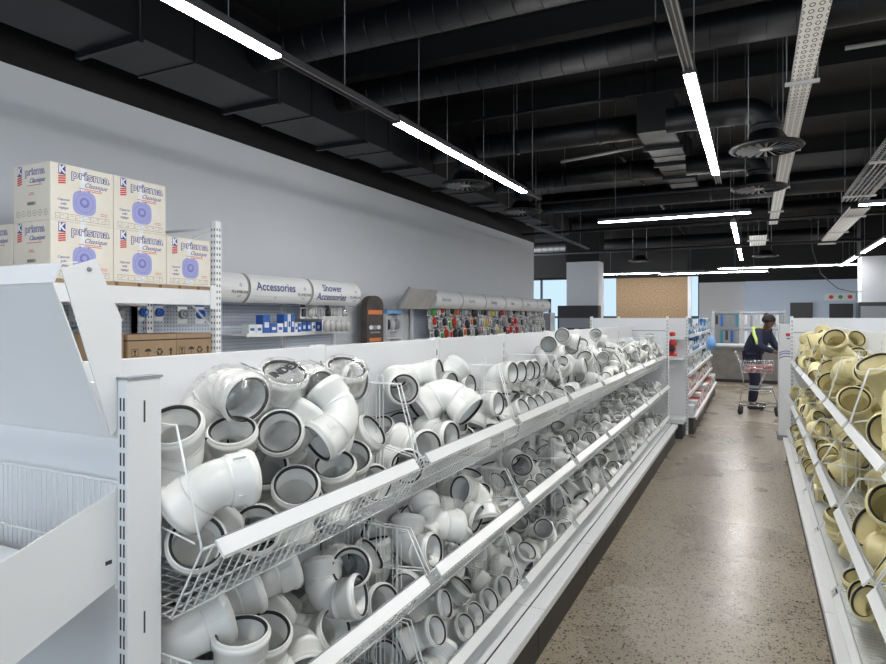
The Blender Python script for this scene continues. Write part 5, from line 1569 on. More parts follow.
# printed plastic-wrapped stand beside the yellow run's end
t = empty('display_stand', (.46, 9.6, 0), 'narrow white stand in printed plastic at the end of the yellow run', 'display stand')
MB().box((-.17, -.2, .06), (.17, .2, 1.52), 'white', .01).build('stand_body', t)
MB().box((-.19, -.22, 0), (.19, .22, .06), 'greypl', .01).build('stand_base', t)
g = MB()
for k, (z, a) in enumerate([(1.14, .10), (1.10, .13), (1.17, .07)]):
    pts = [(-.172, -.201 + .4 * i / 8, z + a * sin(i / 8 * pi) * .3 - .02 * k) for i in range(9)]
    pts2 = [(-.17 + .34 * i / 8, -.2015, z + .03 * sin(i / 8 * 2 * pi) - .03 * k) for i in range(9)]
    g.tube(pts2, .006, 'violet', 5)
g.build('printed_swoosh', t)
lettering(t, [(rect2d(.06, .04, 'red'), (-.06, -.2025, 1.38)), (rect2d(.10, .012, 'inkk'), (-.03, -.2025, 1.33)), (rect2d(.05, .07, 'blue'), (.09, -.2025, .62))], '-y', 'printed_label')

# ---------------------------------------------------------------- second gondola with boxes beyond the cross gap
t = empty('end_gondola', (-1.25, 9.25, 0), 'white end shelf with a red valve, beyond the white fitting gondola', 'end gondola')
MB().box((-.50, -.01, .2), (.42, .012, 1.60), 'panel').build('back_panel', t)
for x in (-.5, .42): g = MB(); upright(g, x, 0, 0, 1.62, .03, .06, 'y'); g.build('upright', t)
for z in (1.33, 1.06):
    g = MB().box((-.49, -.36 if z < 1.2 else -.2, z), (.41, -.01, z + .02), 'powder', .004).box((-.49, -.365 if z < 1.2 else -.205, z - .02), (.41, -.355 if z < 1.2 else -.195, z + .022), 'rail'); g.build('shelf', t)
MB().box((-.5, -.42, .2), (.42, -.01, .26), 'powder', .006).build('base_shelf', t)
MB().box((-.47, -.40, 0), (.40, -.05, .2), 'darkpl').build('kick_panel', t)
g = MB().lathe([(0, .055), (.03, .06), (.04, .045), (.14, .045), (.15, .06), (.18, .06), (.20, .035), (.26, .03), (.30, .04), (.32, .04), (.33, 0)], (0, 0, 0), (0, 0, 1), 'red', 24)
g.lathe([(0, .03), (.07, .03), (.07, .045), (.09, .045), (.09, 0)], (0, -.02, .11), (0, -1, 0), 'darkpl', 20)
o = g.build('hydrant_valve', loc=(-1.0, 9.08, 1.082)); tag(o, 'red hydrant-shaped valve with black outlet standing on the end shelf', 'valve')
for b in range(5):
    t = empty('gondola_bay', (-1.25, 9.3 + b * 1.08, 0), '%s bay of the white gondola of boxed goods beyond the cross aisle' % ordb[b], 'gondola bay')
    MB().box((-.02, .02, .2), (.0, 1.06, 1.5), 'panel').build('back_panel', t)
    g = MB(); upright(g, 0, 0, 0, 1.5); g.build('upright', t)
    for z in (.22, .52, .80, 1.08, 1.34):
        dd = .53 if z < .3 else .44
        MB().box((0, .01, z), (dd, 1.07, z + .02), 'powder').box((dd, .01, z - .02), (dd + .01, 1.07, z + .022), 'rail').build('shelf', t)
    MB().box((0, .01, 0), (.50, 1.07, .2), 'kick').build('kick_panel', t)
rnd = random.Random(4)
k = 0
for li, z in enumerate((.242, .542, .822, 1.102, 1.362)):
    y = 9.36; ci = 0
    while y < 14.5:
        wd = rnd.uniform(.16, .30) if li < 4 else rnd.uniform(.10, .2); h = rnd.uniform(.13, .22) if li < 4 else rnd.uniform(.10, .24); dp = rnd.uniform(.18, .3)
        cm = rnd.choice([['white', 'white', 'brass', 'white'], ['white', 'brass', 'white', 'kraft'], ['white', 'greypl', 'teal', 'white'], ['white', 'teal', 'blue', 'white'], ['teal', 'blue', 'white', 'teal', 'greypl']][li])
        ci += 1
        g = MB().box((0, 0, 0), (dp, wd, h), cm, .004)
        o = g.build('goods_box', loc=(-1.25 + (.42 if li else .50) - dp, y, z))
        MB().box((dp, wd * .15, h * .3), (dp + .001, wd * .85, h * .7), 'greypl' if cm == 'white' else 'white').build('printed_label', o)
        nmz = ['base', 'lowest', 'second', 'third', 'top'][li]; cn = {'white': 'white', 'brass': 'pink-red', 'kraft': 'brown', 'greypl': 'grey', 'teal': 'teal', 'blue': 'blue'}[cm]
        tag(o, '%s goods box, number %s from the red valve on the %s shelf' % (cn, ORD[min(ci, 20) - 1] if ci <= 20 else 'twenty-%s' % ORD[ci - 21], nmz), 'box', 'boxed goods on the shelves beyond the cross aisle')
        y += wd + rnd.uniform(.01, .04)
o = MB().lathe([(0, .02), (.02, .09), (.16, .12), (.26, .08), (.30, .03), (.36, .02)], (0, 0, 0), (0, 0, 1), 'sky_blue', 18).build('carrier_bag', loc=(-.66, 11.6, 1.05)); o.scale = (.7, .8, .8); tag(o, 'blue plastic bag hanging from the shelf of boxed goods', 'bag')

# ---------------------------------------------------------------- pallet rack with heater cartons
RX = -3.9
t = empty('pallet_rack', (RX, 1.6, 0), 'white pallet rack at the left wall holding the printed cream cartons', 'pallet rack')
for (dx, y) in ((0, 2.16), (-.8, 2.16), (0, 0), (-.8, 0)):
    g = MB(); g.box((dx - .03, y - .04, 0), (dx + .03, y + .02, 2.38), 'powder', .004)
    z = .1
    while z < 2.34:
        for q in (-.014, .014):
            g.box((dx + .0295, y - .012 + q - .005, z), (dx + .0306, y - .012 + q + .005, z + .02), 'slot')
            g.box((dx + q - .005, y - .0406, z), (dx + q + .005, y - .0395, z + .02), 'slot')
        z += .05
    g.build('rack_post', t)
for y in (0, 2.16):
    g = MB(); zz = [.3, .9, 1.5, 2.3]
    g.tube([(-.02, y, .3), (-.78, y, .9), (-.02, y, 1.5), (-.78, y, 2.1), (-.02, y, 2.33)], .012, 'powder', 6).tube([(-.02, y, 2.33), (-.78, y, 2.33)], .012, 'powder', 6)
    g.build('cross_brace', t)
for z in (1.70, 1.0, .35):
    for dx in (.0, -.8):
        MB().box((dx - .025, .02, z), (dx + .032, 2.12, z + .12), 'powder', .006).build('beam', t)
    g = MB()
    for k in range(12): g.box((-.78, .04 + k * .175, z + .12), (.02, .04 + k * .175 + .15, z + .145), 'kraft')
    g.build('deck_boards', t)
# beam connector plates
MB().box((.032, 2.06, 1.67), (.038, 2.12, 1.86), 'powder').build('beam_connector', t)
g = MB().tube([(-.76, .5, 1.15), (-.76, 1.9, 1.68)], .015, 'greypl', 6).tube([(-.76, .5, 1.68), (-.76, 1.9, 1.15)], .015, 'greypl', 6).build('back_brace', t)

def heater_carton(loc, wy, label):
    dx, h = .38, .360
    t = empty('heater_carton', loc, label, 'carton', 'cream printed cartons stacked on the pallet rack')
    MB().box((-dx, 0, 0), (0, wy, h), 'carton', .004).build('carton_body', t)
    g = MB().box((-dx - .0005, -.0008, h * .995), (0.0008, wy + .0008, h + .001), 'carton').box((.0003, wy * .5 - .02, 0), (.0006, wy * .5 + .02, h), 'white').build('packing_tape', t)
    e = .0015; it = []
    X = .001
    # front face (+x): local y is the text axis
    def put_(me, y, z): it.append((me, (X, y, z)))
    put_(rect2d(.046, .062, 'inkb'), wy * .17, h * .90)
    put_(text_mesh('K', .066, 'white', bold=.002), wy * .17, h * .90); it[-1] = (it[-1][0], (X + .001, wy * .17, h * .90))
    for q in range(4): put_(shape2d([(-.024, -.005), (.024, .003), (.024, .013), (-.024, .005)], 'inkr'), wy * .17, h * .775 - q * .014)
    put_(text_mesh('prisma', .078, 'inkb', bold=.0034, xs=1.25), wy * .62, h * .86)
    put_(text_mesh('prisma', .078, 'carton', bold=-.0004, xs=1.25), wy * .62, h * .86); it[-1] = (it[-1][0], (X + .001, wy * .62, h * .86))
    put_(text_mesh('Classique', .042, 'inkb', shear=.45), wy * .70, h * .70)
    put_(rect2d(.16, .004, 'inkr'), wy * .62, h * .63); put_(rect2d(.12, .004, 'inkr'), wy * .66, h * .60)
    put_(superell(.080, .078, .62, 'lilac'), wy * .52, h * .37)
    it.append((superell(.070, .068, .62, 'lilac'), (X + .0005, wy * .52, h * .37)))
    it.append((ring2d(.060, .002, 'violet', 28), (X + .001, wy * .52, h * .37)))
    it.append((superell(.032, .032, 1, 'violet'), (X + .001, wy * .52, h * .38)))
    it.append((superell(.018, .018, 1, 'lilac'), (X + .0015, wy * .52, h * .385)))
    it.append((ring2d(.026, .002, 'lilac'), (X + .0018, wy * .52, h * .38)))
    for q in (-.03, .03): put_(rect2d(.008, .014, 'violet'), wy * .52 + q, h * .37 + .074)
    for q, tx in enumerate(('Capacité', 'utile', 'réglage')): put_(text_mesh(tx, .022, 'inkb', shear=.4, align='CENTER'), wy * .19, h * .38 - q * .026)
    put_(frame2d(wy * .86, .036, .0015, 'inkk'), wy * .5, h * .09)
    for q in range(7): put_(rect2d(.0015, .034, 'inkk'), wy * (.14 + .12 * q), h * .09)
    for q in range(12): put_(rect2d(.022, .0022, 'greypl'), wy * (.11 + .07 * q), h * .09 + (.006 if q % 2 else -.005))
    for q in range(2): put_(rect2d(.05, .003, 'inkr'), wy * .84, h * .22 - q * .012)
    lettering(t, it, '+x')
    it = []
    def s_(me, x, z, o=0): it.append((me, (x, -.001 - o, z)))
    s_(rect2d(.046, .062, 'inkb'), -dx * .83, h * .90); s_(text_mesh('K', .066, 'white', bold=.002), -dx * .83, h * .90, .001)
    for q in range(4): s_(shape2d([(-.024, -.005), (.024, .003), (.024, .013), (-.024, .005)], 'inkr'), -dx * .83, h * .775 - q * .014)
    s_(text_mesh('prisma', .068, 'inkb', bold=.0022, xs=1.1), -dx * .42, h * .87); s_(text_mesh('prisma', .068, 'carton', bold=-.0012, xs=1.1), -dx * .42, h * .87, .001)
    s_(text_mesh('Classique', .042, 'inkb', shear=.45), -dx * .36, h * .71)
    s_(rect2d(.15, .004, 'inkr'), -dx * .42, h * .63); s_(rect2d(.04, .004, 'inkr'), -dx * .5, h * .50); s_(rect2d(.06, .004, 'inkr'), -dx * .5, h * .47)
    s_(text_mesh('000001', .030, 'inkk'), -dx * .5, h * .31)
    for q in range(6): s_(ring2d(.019, .002, 'inkk', 14), -dx * (.12 + .15 * q), h * .14); s_(rect2d(.012, .003, 'inkk'), -dx * (.12 + .15 * q), h * .14)
    lettering(t, it, '-y')
    return t
zb = 1.848; ha = .362
# bottom row, then top row; fronts in line with the beam
heater_carton((-3.90, 2.415, zb), .425, 'cream printed heater carton, front row bottom, left one under the stack')
heater_carton((-3.90, 2.845, zb), .425, 'cream printed heater carton, front row bottom, middle one')
heater_carton((-3.90, 3.275, zb), .42, 'cream printed heater carton at the right end by the rack post, nothing on top')
heater_carton((-3.90, 2.415, zb + ha), .425, 'cream printed heater carton on top, showing its side and front')
heater_carton((-3.90, 2.845, zb + ha), .42, 'cream printed heater carton on top, next to the bare wall')
heater_carton((-4.29, 2.415, zb), .425, 'cream printed heater carton in the back row, side peeping out at the left edge')
heater_carton((-4.29, 2.845, zb), .425, 'cream printed heater carton hidden in the back row')
# kraft boxes on the lower beam
def kraft_box(y0, y1, label):
    t = empty('kraft_box', (-3.9, y0, 1.146), label, 'cardboard box', 'brown boxes on the lower rack level'); wy = y1 - y0; h = .335
    MB().box((-.42, 0, 0), (0, wy, h), 'kraft', .004).build('box_body', t)
    MB().box((-.421, -.001, h - .045), (.0008, wy + .001, h - .036), 'inkk').build('strap', t)
    it = []; zc = h * .62; X = .0015
    y = wy * .14
    it += [(frame2d(.055, .055, .004, 'inkk'), (X, y, zc)), (shape2d([(-.014, .018), (.014, .018), (.004, 0), (.004, -.012), (.012, -.018), (-.012, -.018), (-.004, -.012), (-.004, 0)], 'inkk'), (X, y, zc))]
    y = wy * .40
    it += [(shape2d([(-.028, 0)] + [(.028 * -cos(pi * i / 8), .022 * sin(pi * i / 8)) for i in range(1, 8)] + [(.028, 0)], 'inkk'), (X, y, zc + .005)), (rect2d(.004, .032, 'inkk'), (X, y, zc - .01)), (rect2d(.04, .006, 'inkk'), (X, y, zc - .036))]
    y = wy * .64
    for q in range(3):
        a = radians(90 + q * 120); c_, s_ = cos(a), sin(a)
        me = shape2d([(px * c_ - py * s_, px * s_ + py * c_) for px, py in [(.012, -.018), (.024, -.018), (.024, .006), (.032, .006), (.018, .022), (.004, .006), (.012, .006)]], 'inkk'); it.append((me, (X, y, zc)))
    y = wy * .88
    it += [(shape2d([(-.007, -.028), (.007, -.028), (.007, .006), (.018, .006), (0, .030), (-.018, .006), (-.007, .006)], 'inkk'), (X, y, zc))]
    lettering(t, it, '+x', 'handling_marks')
kraft_box(2.95, 3.36, 'brown cardboard box with black handling marks, next to the blue poster box')
kraft_box(3.365, 3.705, 'brown cardboard box with black handling marks, beside the rack post')
t = empty('poster_box', (-3.9, 2.72, 1.146), 'brown box with a blue printed panel beside the two brown boxes', 'cardboard box')
MB().box((-.3, 0, 0), (0, .2, .35), 'kraft', .004).build('box_body', t)
lettering(t, [(rect2d(.15, .28, 'blue'), (.0015, .10, .17)), (ring2d(.03, .004, 'white'), (.002, .1, .2))], '+x', 'printed_panel')

# ---------------------------------------------------------------- perimeter shelving along the left wall
FX = -4.6   # front plane of headers
def header_sign(y0, y1, parts, label, plain=False):
    t = empty('header_sign', (-4.62, y0 + .01, 0), label, 'header sign', None if plain else 'white curved header signs over the wall shelving')
    L_ = y1 - y0 - .02; n = 10
    if plain:
        poly = [(.0, 1.74), (.16, 2.02), (.15, 2.03), (-.02, 1.75)]
        MB().prism(poly, 'y', 0, L_, 'galv').build('header_body', t)
        g = MB(); 
        for a, b in (((.0, 1.74), (.012, 1.76)), ((.148, 2.0), (.16, 2.02))): slab2(g, a, b, L_)
        MB().prism([(.004, 1.76), (.147, 2.015), (.150, 2.013), (.007, 1.757)], 'y', .03, L_ - .03, 'white').build('light_panel', t)
        MB().prism([(-.06, 1.72), (.17, 2.05), (.14, 2.05), (-.06, 1.80)], 'y', -.02, -.005, 'greypl').build('end_plate', t)
        return t
    def curve(r): return [(r * cos(a) - .05, 1.90 + r * 1.0 * sin(a)) for a in [radians(-62 + 124 * i / n) for i in range(n + 1)]]
    o_ = curve(.165); i_ = curve(.160)
    MB().prism(o_ + i_[::-1], 'y', 0, L_, 'white').build('header_body', t)
    for y in (-.008, L_ + .002): MB().prism(curve(.17) + [(-.09, 2.05), (-.09, 1.75)], 'y', y, y + .006, 'galv').build('end_plate', t)
    # lettering bent round the front: dark blue words on the curved face
    it = []
    for tx, sz, py, pz, m_ in parts:
        tm = text_mesh(tx, sz, m_, bold=.002 if sz > .09 else 0).copy()
        for v in tm.vertices:
            v.co.z = 0
        bt = bmesh.new(); bt.from_mesh(tm)
        for kk in range(-8, 9):
            bmesh.ops.bisect_plane(bt, geom=bt.verts[:] + bt.edges[:] + bt.faces[:], plane_co=(0, kk * .009, 0), plane_no=(0, 1, 0))
        bt.to_mesh(tm); bt.free()
        vs = tm
        for v in vs.vertices:
            a = (v.co.y + pz) / .1675
            v.co = Vector((v.co.x, 1.90 + .1675 * sin(a) , .1675 * cos(a) - .05))
        it.append((tm, (0, py, 0)))
    it.append((rect2d(.004, .001, 'greypl'), (.116, L_ * .68, 1.9)))
    lettering(t, it, '+x')
    return t
def slab2(g, a, b, L_): g.prism([a, b, (b[0] - .01, b[1] + .005), (a[0] - .01, a[1] + .005)], 'y', 0, L_, 'galv')
brand = [('PLUMBLINK', .045, .84, -.045, 'inkk'), ('EST', .03, .84, -.09, 'inkk'), ('o', .07, .84, .03, 'inkb')]
header_sign(3.80, 4.76, brand, 'white curved header sign partly behind the rack post')
header_sign(4.78, 5.76, [('Accessories', .125, .38, .02, 'inkb'), ('o', .05, .38, -.085, 'inkb')] + brand, 'white curved header sign reading Accessories in blue')
header_sign(5.78, 6.76, [('Shower', .12, .36, .05, 'inkb'), ('Accessories', .12, .36, -.055, 'inkb')] + brand, 'white curved header sign reading Shower Accessories in blue')
header_sign(7.95, 8.85, [], 'blank tilted white light header before the long row of headers', True)
names6 = ['Electrical', 'Garden', 'Cleaning', 'Tools', 'Paint', 'Tapes']
nlab = ['nearest after the blank one', 'second after the blank one', 'third after the blank one', 'fourth after the blank one', 'fifth after the blank one', 'last one by the wall corner']
for i in range(6):
    header_sign(8.88 + i * 1.04, 8.88 + (i + 1) * 1.04 - .01, [('Electrical' if i == 0 else names6[i], .09, .36, .0, 'inkb'), ('o', .05, .84, .02, 'inkb')], 'small curved header sign far along the wall, %s' % nlab[i])
def wall_bay(y0, y1, label, shelves, bd=.5):
    t = empty('wall_shelf_bay', (-5.0, y0, 0), label, 'wall shelving bay'); L_ = y1 - y0
    MB().box((.02, .0, .2), (.05, L_, 1.98), 'peg').build('pegboard', t)
    for y in (0, L_): MB().box((.03, y - .02, 0), (.08, y + .02, 2.0), 'powder').build('upright', t)
    for z, d in shelves: MB().box((.05, .02, z), (d, L_ - .02, z + .02), 'powder').box((d, .02, z - .015), (d + .01, L_ - .02, z + .022), 'rail').build('shelf', t)
    MB().box((.05, 0, .15), (bd, L_, .2), 'powder').box((.05, 0, 0), (bd - .03, L_, .15), 'kick').build('base_shelf', t)
    g = MB()
    for z in (1.74,):
        k = 0
        while .12 + k * .13 < L_: g.tube([(.05, .12 + k * .13, z), (min(.28, bd), .12 + k * .13, z - .005)], .003, 'chrome', 5); k += 1
    g.build('peg_hooks', t)
    for y in (.0, L_): MB().box((.05, y - .005, 1.93), (min(.30, bd), y + .005, 1.96), 'powder').build('header_bracket', t)
wall_bay(1.9, 2.84, 'pegboard bay behind the pallet rack, nearest', [(1.2, .2)], .22)
wall_bay(2.84, 3.8, 'pegboard bay behind the end of the pallet rack', [(1.2, .2)], .22)
wall_bay(3.8, 4.76, 'pegboard bay beside the rack post with blue reels', [(1.2, .4)])
wall_bay(4.78, 5.76, 'pegboard bay under the Accessories header with small blue boxes', [(1.42, .42), (1.0, .42)])
wall_bay(5.78, 6.76, 'pegboard bay under the Shower Accessories header with hanging bags', [(1.42, .2), (1.1, .42)])
for i in range(6): wall_bay(8.88 + i * 1.04, 8.88 + (i + 1) * 1.04, 'pegboard bay far along the wall, %s' % nlab[i], [(1.25, .35)])
# small blue and white boxes on the shelf
bn = ['first', 'second', 'third', 'fourth', 'fifth', 'sixth', 'seventh', 'eighth', 'ninth', 'tenth', 'eleventh', 'twelfth', 'thirteenth', 'fourteenth', 'fifteenth', 'sixteenth']
y = 4.86; i = 0
for i, (wd, h, m_) in enumerate([(.10, .09, 'white'), (.09, .09, 'white'), (.11, .19, 'blue'), (.1, .10, 'blue'), (.09, .1, 'white'), (.06, .20, 'blue'), (.05, .20, 'white'), (.05, .20, 'blue'), (.05, .10, 'white'), (.05, .10, 'blue')]):
    o = MB().box((-.10, 0, 0), (0, wd, h), m_, .003).build('small_box', loc=(-4.60, y, 1.442))
    MB().box((0, wd * .2, h * .3), (.001, wd * .8, h * .6), 'blue' if m_ == 'white' else 'white').build('printed_label', o)
    tag(o, 'small %s box, %s along the shelf under the Accessories header' % (m_, bn[i]), 'box', 'small boxes under the Accessories header'); y += wd + .008
for i in range(9):
    m_ = 'blue' if i % 3 else 'white'
    o = MB().box((-.08, 0, 0), (0, .07, .11), m_, .003).build('small_box', loc=(-4.78, 5.84 + i * .09, 1.442)); tag(o, 'small %s box, %s along the shelf under the Shower header' % (m_, bn[i]), 'box', 'small boxes under the Shower Accessories header')
    MB().box((0, .015, .03), (.001, .055, .07), 'white' if m_ == 'blue' else 'blue').build('printed_label', o)
def pack_mesh(kind, m_, w_=.09, h_=.17):
    g = MB().box((-.0015, -w_ / 2, -h_), (0, w_ / 2, 0), 'white' if kind != 'dark' else 'darkpl'); g.box((0, -w_ / 2, -.035), (.001, w_ / 2, -.004), m_ if m_ != 'white' else 'blue')
    return g.mesh('backing_card')
def blister(kind, m_):
    g = MB()
    if kind == 'reel': g.lathe([(0, .038), (.03, .038), (.03, .026), (.012, .026), (.012, .012), (.03, .012), (.03, 0)], (.001, 0, -.095), (1, 0, 0), m_, 20)
    elif kind == 'fork': g.tube([(.012, 0, -.05), (.015, 0, -.10), (.012, -.02, -.14)], .008, m_, 8).tube([(.015, 0, -.10), (.012, .02, -.145)], .007, m_, 8)
    elif kind == 'bag': g.lathe([(0, .012), (.02, .036), (.07, .04), (.105, .03), (.12, .006)], (.018, 0, -.155), (0, 0, 1), m_, 12)
    else: g.box((.001, -.03, -.145), (.028, .03, -.05), m_, .012)
    return fixn(g.mesh('packed_item'))
_pc = {}
def hang_pack(x, y, z, kind, m_, label, group, sc=1):
    k = (kind, m_)
    if k not in _pc: _pc[k] = (pack_mesh(kind, m_), blister(kind, m_))
    o = put('hanging_pack', _pc[k][0]); o.location = (x, y, z); o.scale = (sc,) * 3
    put('packed_item', _pc[k][1], o); tag(o, label, 'hanging pack', group)
cname = {'chrome': 'steel-grey', 'greypl': 'grey', 'blue': 'blue', 'darkpl': 'black', 'red': 'red', 'orange': 'orange', 'green': 'green', 'yellow': 'yellow', 'white': 'white', 'pvc': 'white', 'galv': 'pale grey'}
for i in range(6): hang_pack(-4.80, 2.9 + i * .13, 1.745, ('fork', 'box', 'fork')[i % 3], ('greypl', 'chrome', 'galv')[i % 3], 'clear hanging pack seen under the rack beam, %s from the left' % bn[i], 'packs hanging behind the pallet rack')
for i in range(2): hang_pack(-4.70, 3.70 + i * .16, 1.745, 'reel', 'blue', 'hanging pack with a round blue reel, %s beside the rack post' % bn[i], 'blue reels by the rack post')
for i in range(2): hang_pack(-4.68, 4.10 + i * .2, 1.745, 'reel', 'blue' if i else 'greypl', 'hanging pack with a round %s reel under the first header' % ('blue' if i else 'grey'), 'blue reels by the rack post', 1.15)
for i in range(9): hang_pack(-4.74, 4.84 + i * .10, 1.90, 'bag', 'galv', 'clear small pack high under the Accessories header, %s in the row' % bn[i], 'small packs under the Accessories header', .7)
for i in range(8): hang_pack(-4.72, 5.86 + i * .115, 1.76, ('box', 'bag', 'fork')[i % 3], ('darkpl', 'galv', 'galv', 'chrome')[i % 4], 'hanging %s pack under the Shower header, %s in the row' % (cname[('darkpl', 'galv', 'galv', 'chrome')[i % 4]], bn[i]), 'hanging packs under the Shower Accessories header')
for i in range(5): hang_pack(-4.66, 6.2 + i * .11, 1.62, 'bag', 'galv', 'clear hanging bag in the lower row under the Shower header, %s one' % bn[i], 'clear bags under the Shower Accessories header', 1.2)
for i in range(12):
    o = MB().box((-.06, -.035, 0), (.06, .035, .05), 'darkpl', .015).build('black_fitting', loc=(-4.72, 5.2 + i * .125, 1.442 if 0 else 1.122)); 
    o.location.z = 1.122 if i * .125 + 5.2 > 5.78 else 1.022
    tag(o, 'small black fitting on the low wall shelf, %s in the row' % bn[i], 'fitting', 'black fittings on the low wall shelf')
pal = [['greypl', 'green', 'red', 'galv', 'red', 'darkpl', 'greypl', 'darkpl'], ['orange', 'darkpl', 'greypl', 'galv', 'darkpl', 'greypl', 'darkpl', 'greypl'], ['greypl', 'darkpl', 'darkpl', 'greypl', 'galv', 'yellow', 'red', 'galv'], ['darkpl', 'red', 'red', 'greypl', 'greypl', 'red', 'galv', 'darkpl'], ['greypl', 'galv', 'darkpl', 'galv', 'greypl', 'darkpl', 'galv', 'greypl'], ['galv', 'greypl', 'galv', 'darkpl', 'greypl', 'galv', 'greypl', 'galv']]
for b in range(6):
    for r_ in range(3):
        for i in range(8):
            m_ = pal[b][(i + r_ * 3) % 8]
            hang_pack(-4.70 + .03 * r_, 8.88 + b * 1.04 + .1 + i * .12, (1.80, 1.60, 1.42)[r_] + .02 * ((i * 5 + b) % 3), ('box', 'bag', 'fork')[(i + b) % 3], m_, '%s hanging pack, %s in the %s row, %s far wall bay' % (cname[m_], bn[i], ('upper', 'middle', 'lower')[r_], bn[b]), 'hanging packs in the far wall bays', 1.0 + .12 * ((i * 3 + r_ + b) % 4))
# dark product stand and bagged display between the headers
t = empty('product_stand', (-4.72, 7.22, 0), 'dark brown cardboard product stand with rounded top and orange band', 'display stand')
pts = [(-.0, 0), (.42, 0), (.42, 1.78)] + [(.21 + .21 * cos(a), 1.78 + .13 * sin(a)) for a in [pi * i / 10 for i in range(1, 10)]] + [(0, 1.78)]
mm = mat('dark_brown_card', (.075, .06, .055), .6, var=.3); M['dbrown'] = mm
MB().prism(pts, 'x', -.1, 0, 'dbrown').build('stand_body', t)
for it_ in [(rect2d(.36, .06, 'orange'), (.0015, .21, 1.68)), (superell(.13, .03, 1, 'greypl'), (.0015, .21, 1.47)), (superell(.05, .03, 1, 'white'), (.002, .1, 1.47)), (superell(.05, .03, 1, 'white'), (.002, .3, 1.47)), (rect2d(.3, .05, 'orange'), (.0015, .21, 1.30)), (rect2d(.25, .02, 'greypl'), (.0015, .21, 1.40)), (superell(.06, .05, .8, 'darkpl'), (.0015, .2, 1.8))]: lettering(t, [it_], '+x', 'printed_panel')
t = empty('display_case', (-4.72, 7.74, 0), 'open display case of clear bags with a blue top strip', 'display case')
MB().box((-.22, 0, 0), (-.2, .44, 1.72), 'white').box((-.2, 0, 0), (0, .015, 1.72), 'white').box((-.2, .425, 0), (0, .44, 1.72), 'white').box((-.2, .015, .1), (0, .425, .13), 'white').box((-.2, .015, 1.3), (0, .425, 1.32), 'white').build('case_body', t)
MB().box((-.2, -.002, 1.66), (.004, .442, 1.72), 'sky_blue').build('header_strip', t)
for i in range(3): hang_pack(-4.80, 7.83 + i * .13, 1.64, 'bag', ('darkpl', 'galv', 'greypl')[i], '%s bag hanging in the display case with blue strip' % cname[('darkpl', 'galv', 'greypl')[i]], 'bags in the blue-topped display case', 1.4)

# ---------------------------------------------------------------- back of the shop
t = empty('service_counter', (-.35, 17.2, 0), 'long low grey counter across the far end of the aisle', 'counter')
MB().box((-1.6, 0, .08), (2.0, .6, .86), 'counter').build('counter_front', t); MB().box((-1.65, -.04, .86), (2.05, .64, .90), 'greypl').build('counter_top', t); MB().box((-1.55, .04, 0), (1.95, .6, .08), 'kick').build('counter_plinth', t)
t = empty('paper_stack', (-.55, 17.35, .90), 'white paper stack on the far grey counter', 'papers')
MB().box((-.35, -.12, 0), (.35, .2, .05), 'white', .005).build('sheets', t)
for q, (x0, x1, lb) in enumerate([(-1.05, -.35, 'far slat display panel hung with blue-grey tools'), (-.3, .75, 'far white mesh display panel behind the person')]):
    t = empty('tool_display', ((x0 + x1) / 2, 19.6, 0), lb, 'tool display'); hw = (x1 - x0) / 2
    MB().box((-hw, 0, .3), (hw, .04, 1.78), 'peg' if q else 'greypl').build('panel_board', t)
    for s in (-1, 1): MB().box((s * hw - .03, -.03, 0), (s * hw + .03, .07, 1.82), 'galv').build('panel_post', t)
    g = MB()
    for z in (1.72, 1.28, .85): g.box((-hw, -.06, z), (hw, -.03, z + .02), 'greypl')
    g.build('hanging_rails', t)
    nn = int((x1 - x0) / .13)
    for r_ in range(2):
        for i in range(nn):
            m_ = ['darkpl', 'greypl', 'blue', 'teal', 'greypl'][(i * 2 + r_ + q) % 5] if q < 1 else ['white', 'greypl', 'galv'][i % 3]
            h = .26 + .06 * ((i * 7 + r_) % 3)
            o = MB().box((-.035, -.02, -h), (.035, 0, 0), m_, .008).tube([(0, -.01, 0), (0, -.01, .03), (0, .0, .04)], .004, 'chrome', 5).build('hanging_tool', loc=((x0 + x1) / 2 - hw + .09 + i * .13, 19.56, (1.68, 1.24)[r_]))
            tag(o, '%s tool pack hanging on the %s, %s in the %s row' % ({'darkpl': 'black', 'teal': 'teal', 'blue': 'blue', 'white': 'white', 'greypl': 'grey', 'galv': 'pale'}[m_], ['tool display panel', 'mesh display panel'][q], bn[i], ['upper', 'lower'][r_]), 'tool pack', 'tool packs on the far display panels')
o = MB().box((-5.45, 19.0, 0), (-4.2, 19.4, 1.98), 'darkpl', .02).box((-5.4, 18.99, 1.3), (-4.25, 19.0, 1.6), 'greypl').build('black_cabinet'); tag(o, 'tall black cabinet in front of the white column on the left', 'cabinet')
o = MB().box((2.35, 18.9, 0), (3.7, 19.4, 2.0), 'darkpl', .02).box((2.4, 18.89, 1.5), (3.65, 18.9, 1.9), 'greypl').build('black_cabinet'); tag(o, 'black cabinet in front of the white column on the right', 'cabinet')
t = empty('glass_door_frame', (-7.4, 22.5, 0), 'black framed glass door far left behind the shelves', 'door frame')
MB().box((-.7, -.04, 0), (-.62, .04, 2.3), 'darkpl').box((.62, -.04, 0), (.7, .04, 2.3), 'darkpl').box((-.7, -.04, 2.2), (.7, .04, 2.3), 'darkpl').box((-.04, -.04, 0), (.04, .04, 2.2), 'darkpl').build('frame', t)
MB().box((-.62, -.005, 0), (.62, .005, 2.2), 'glass').build('pane', t)
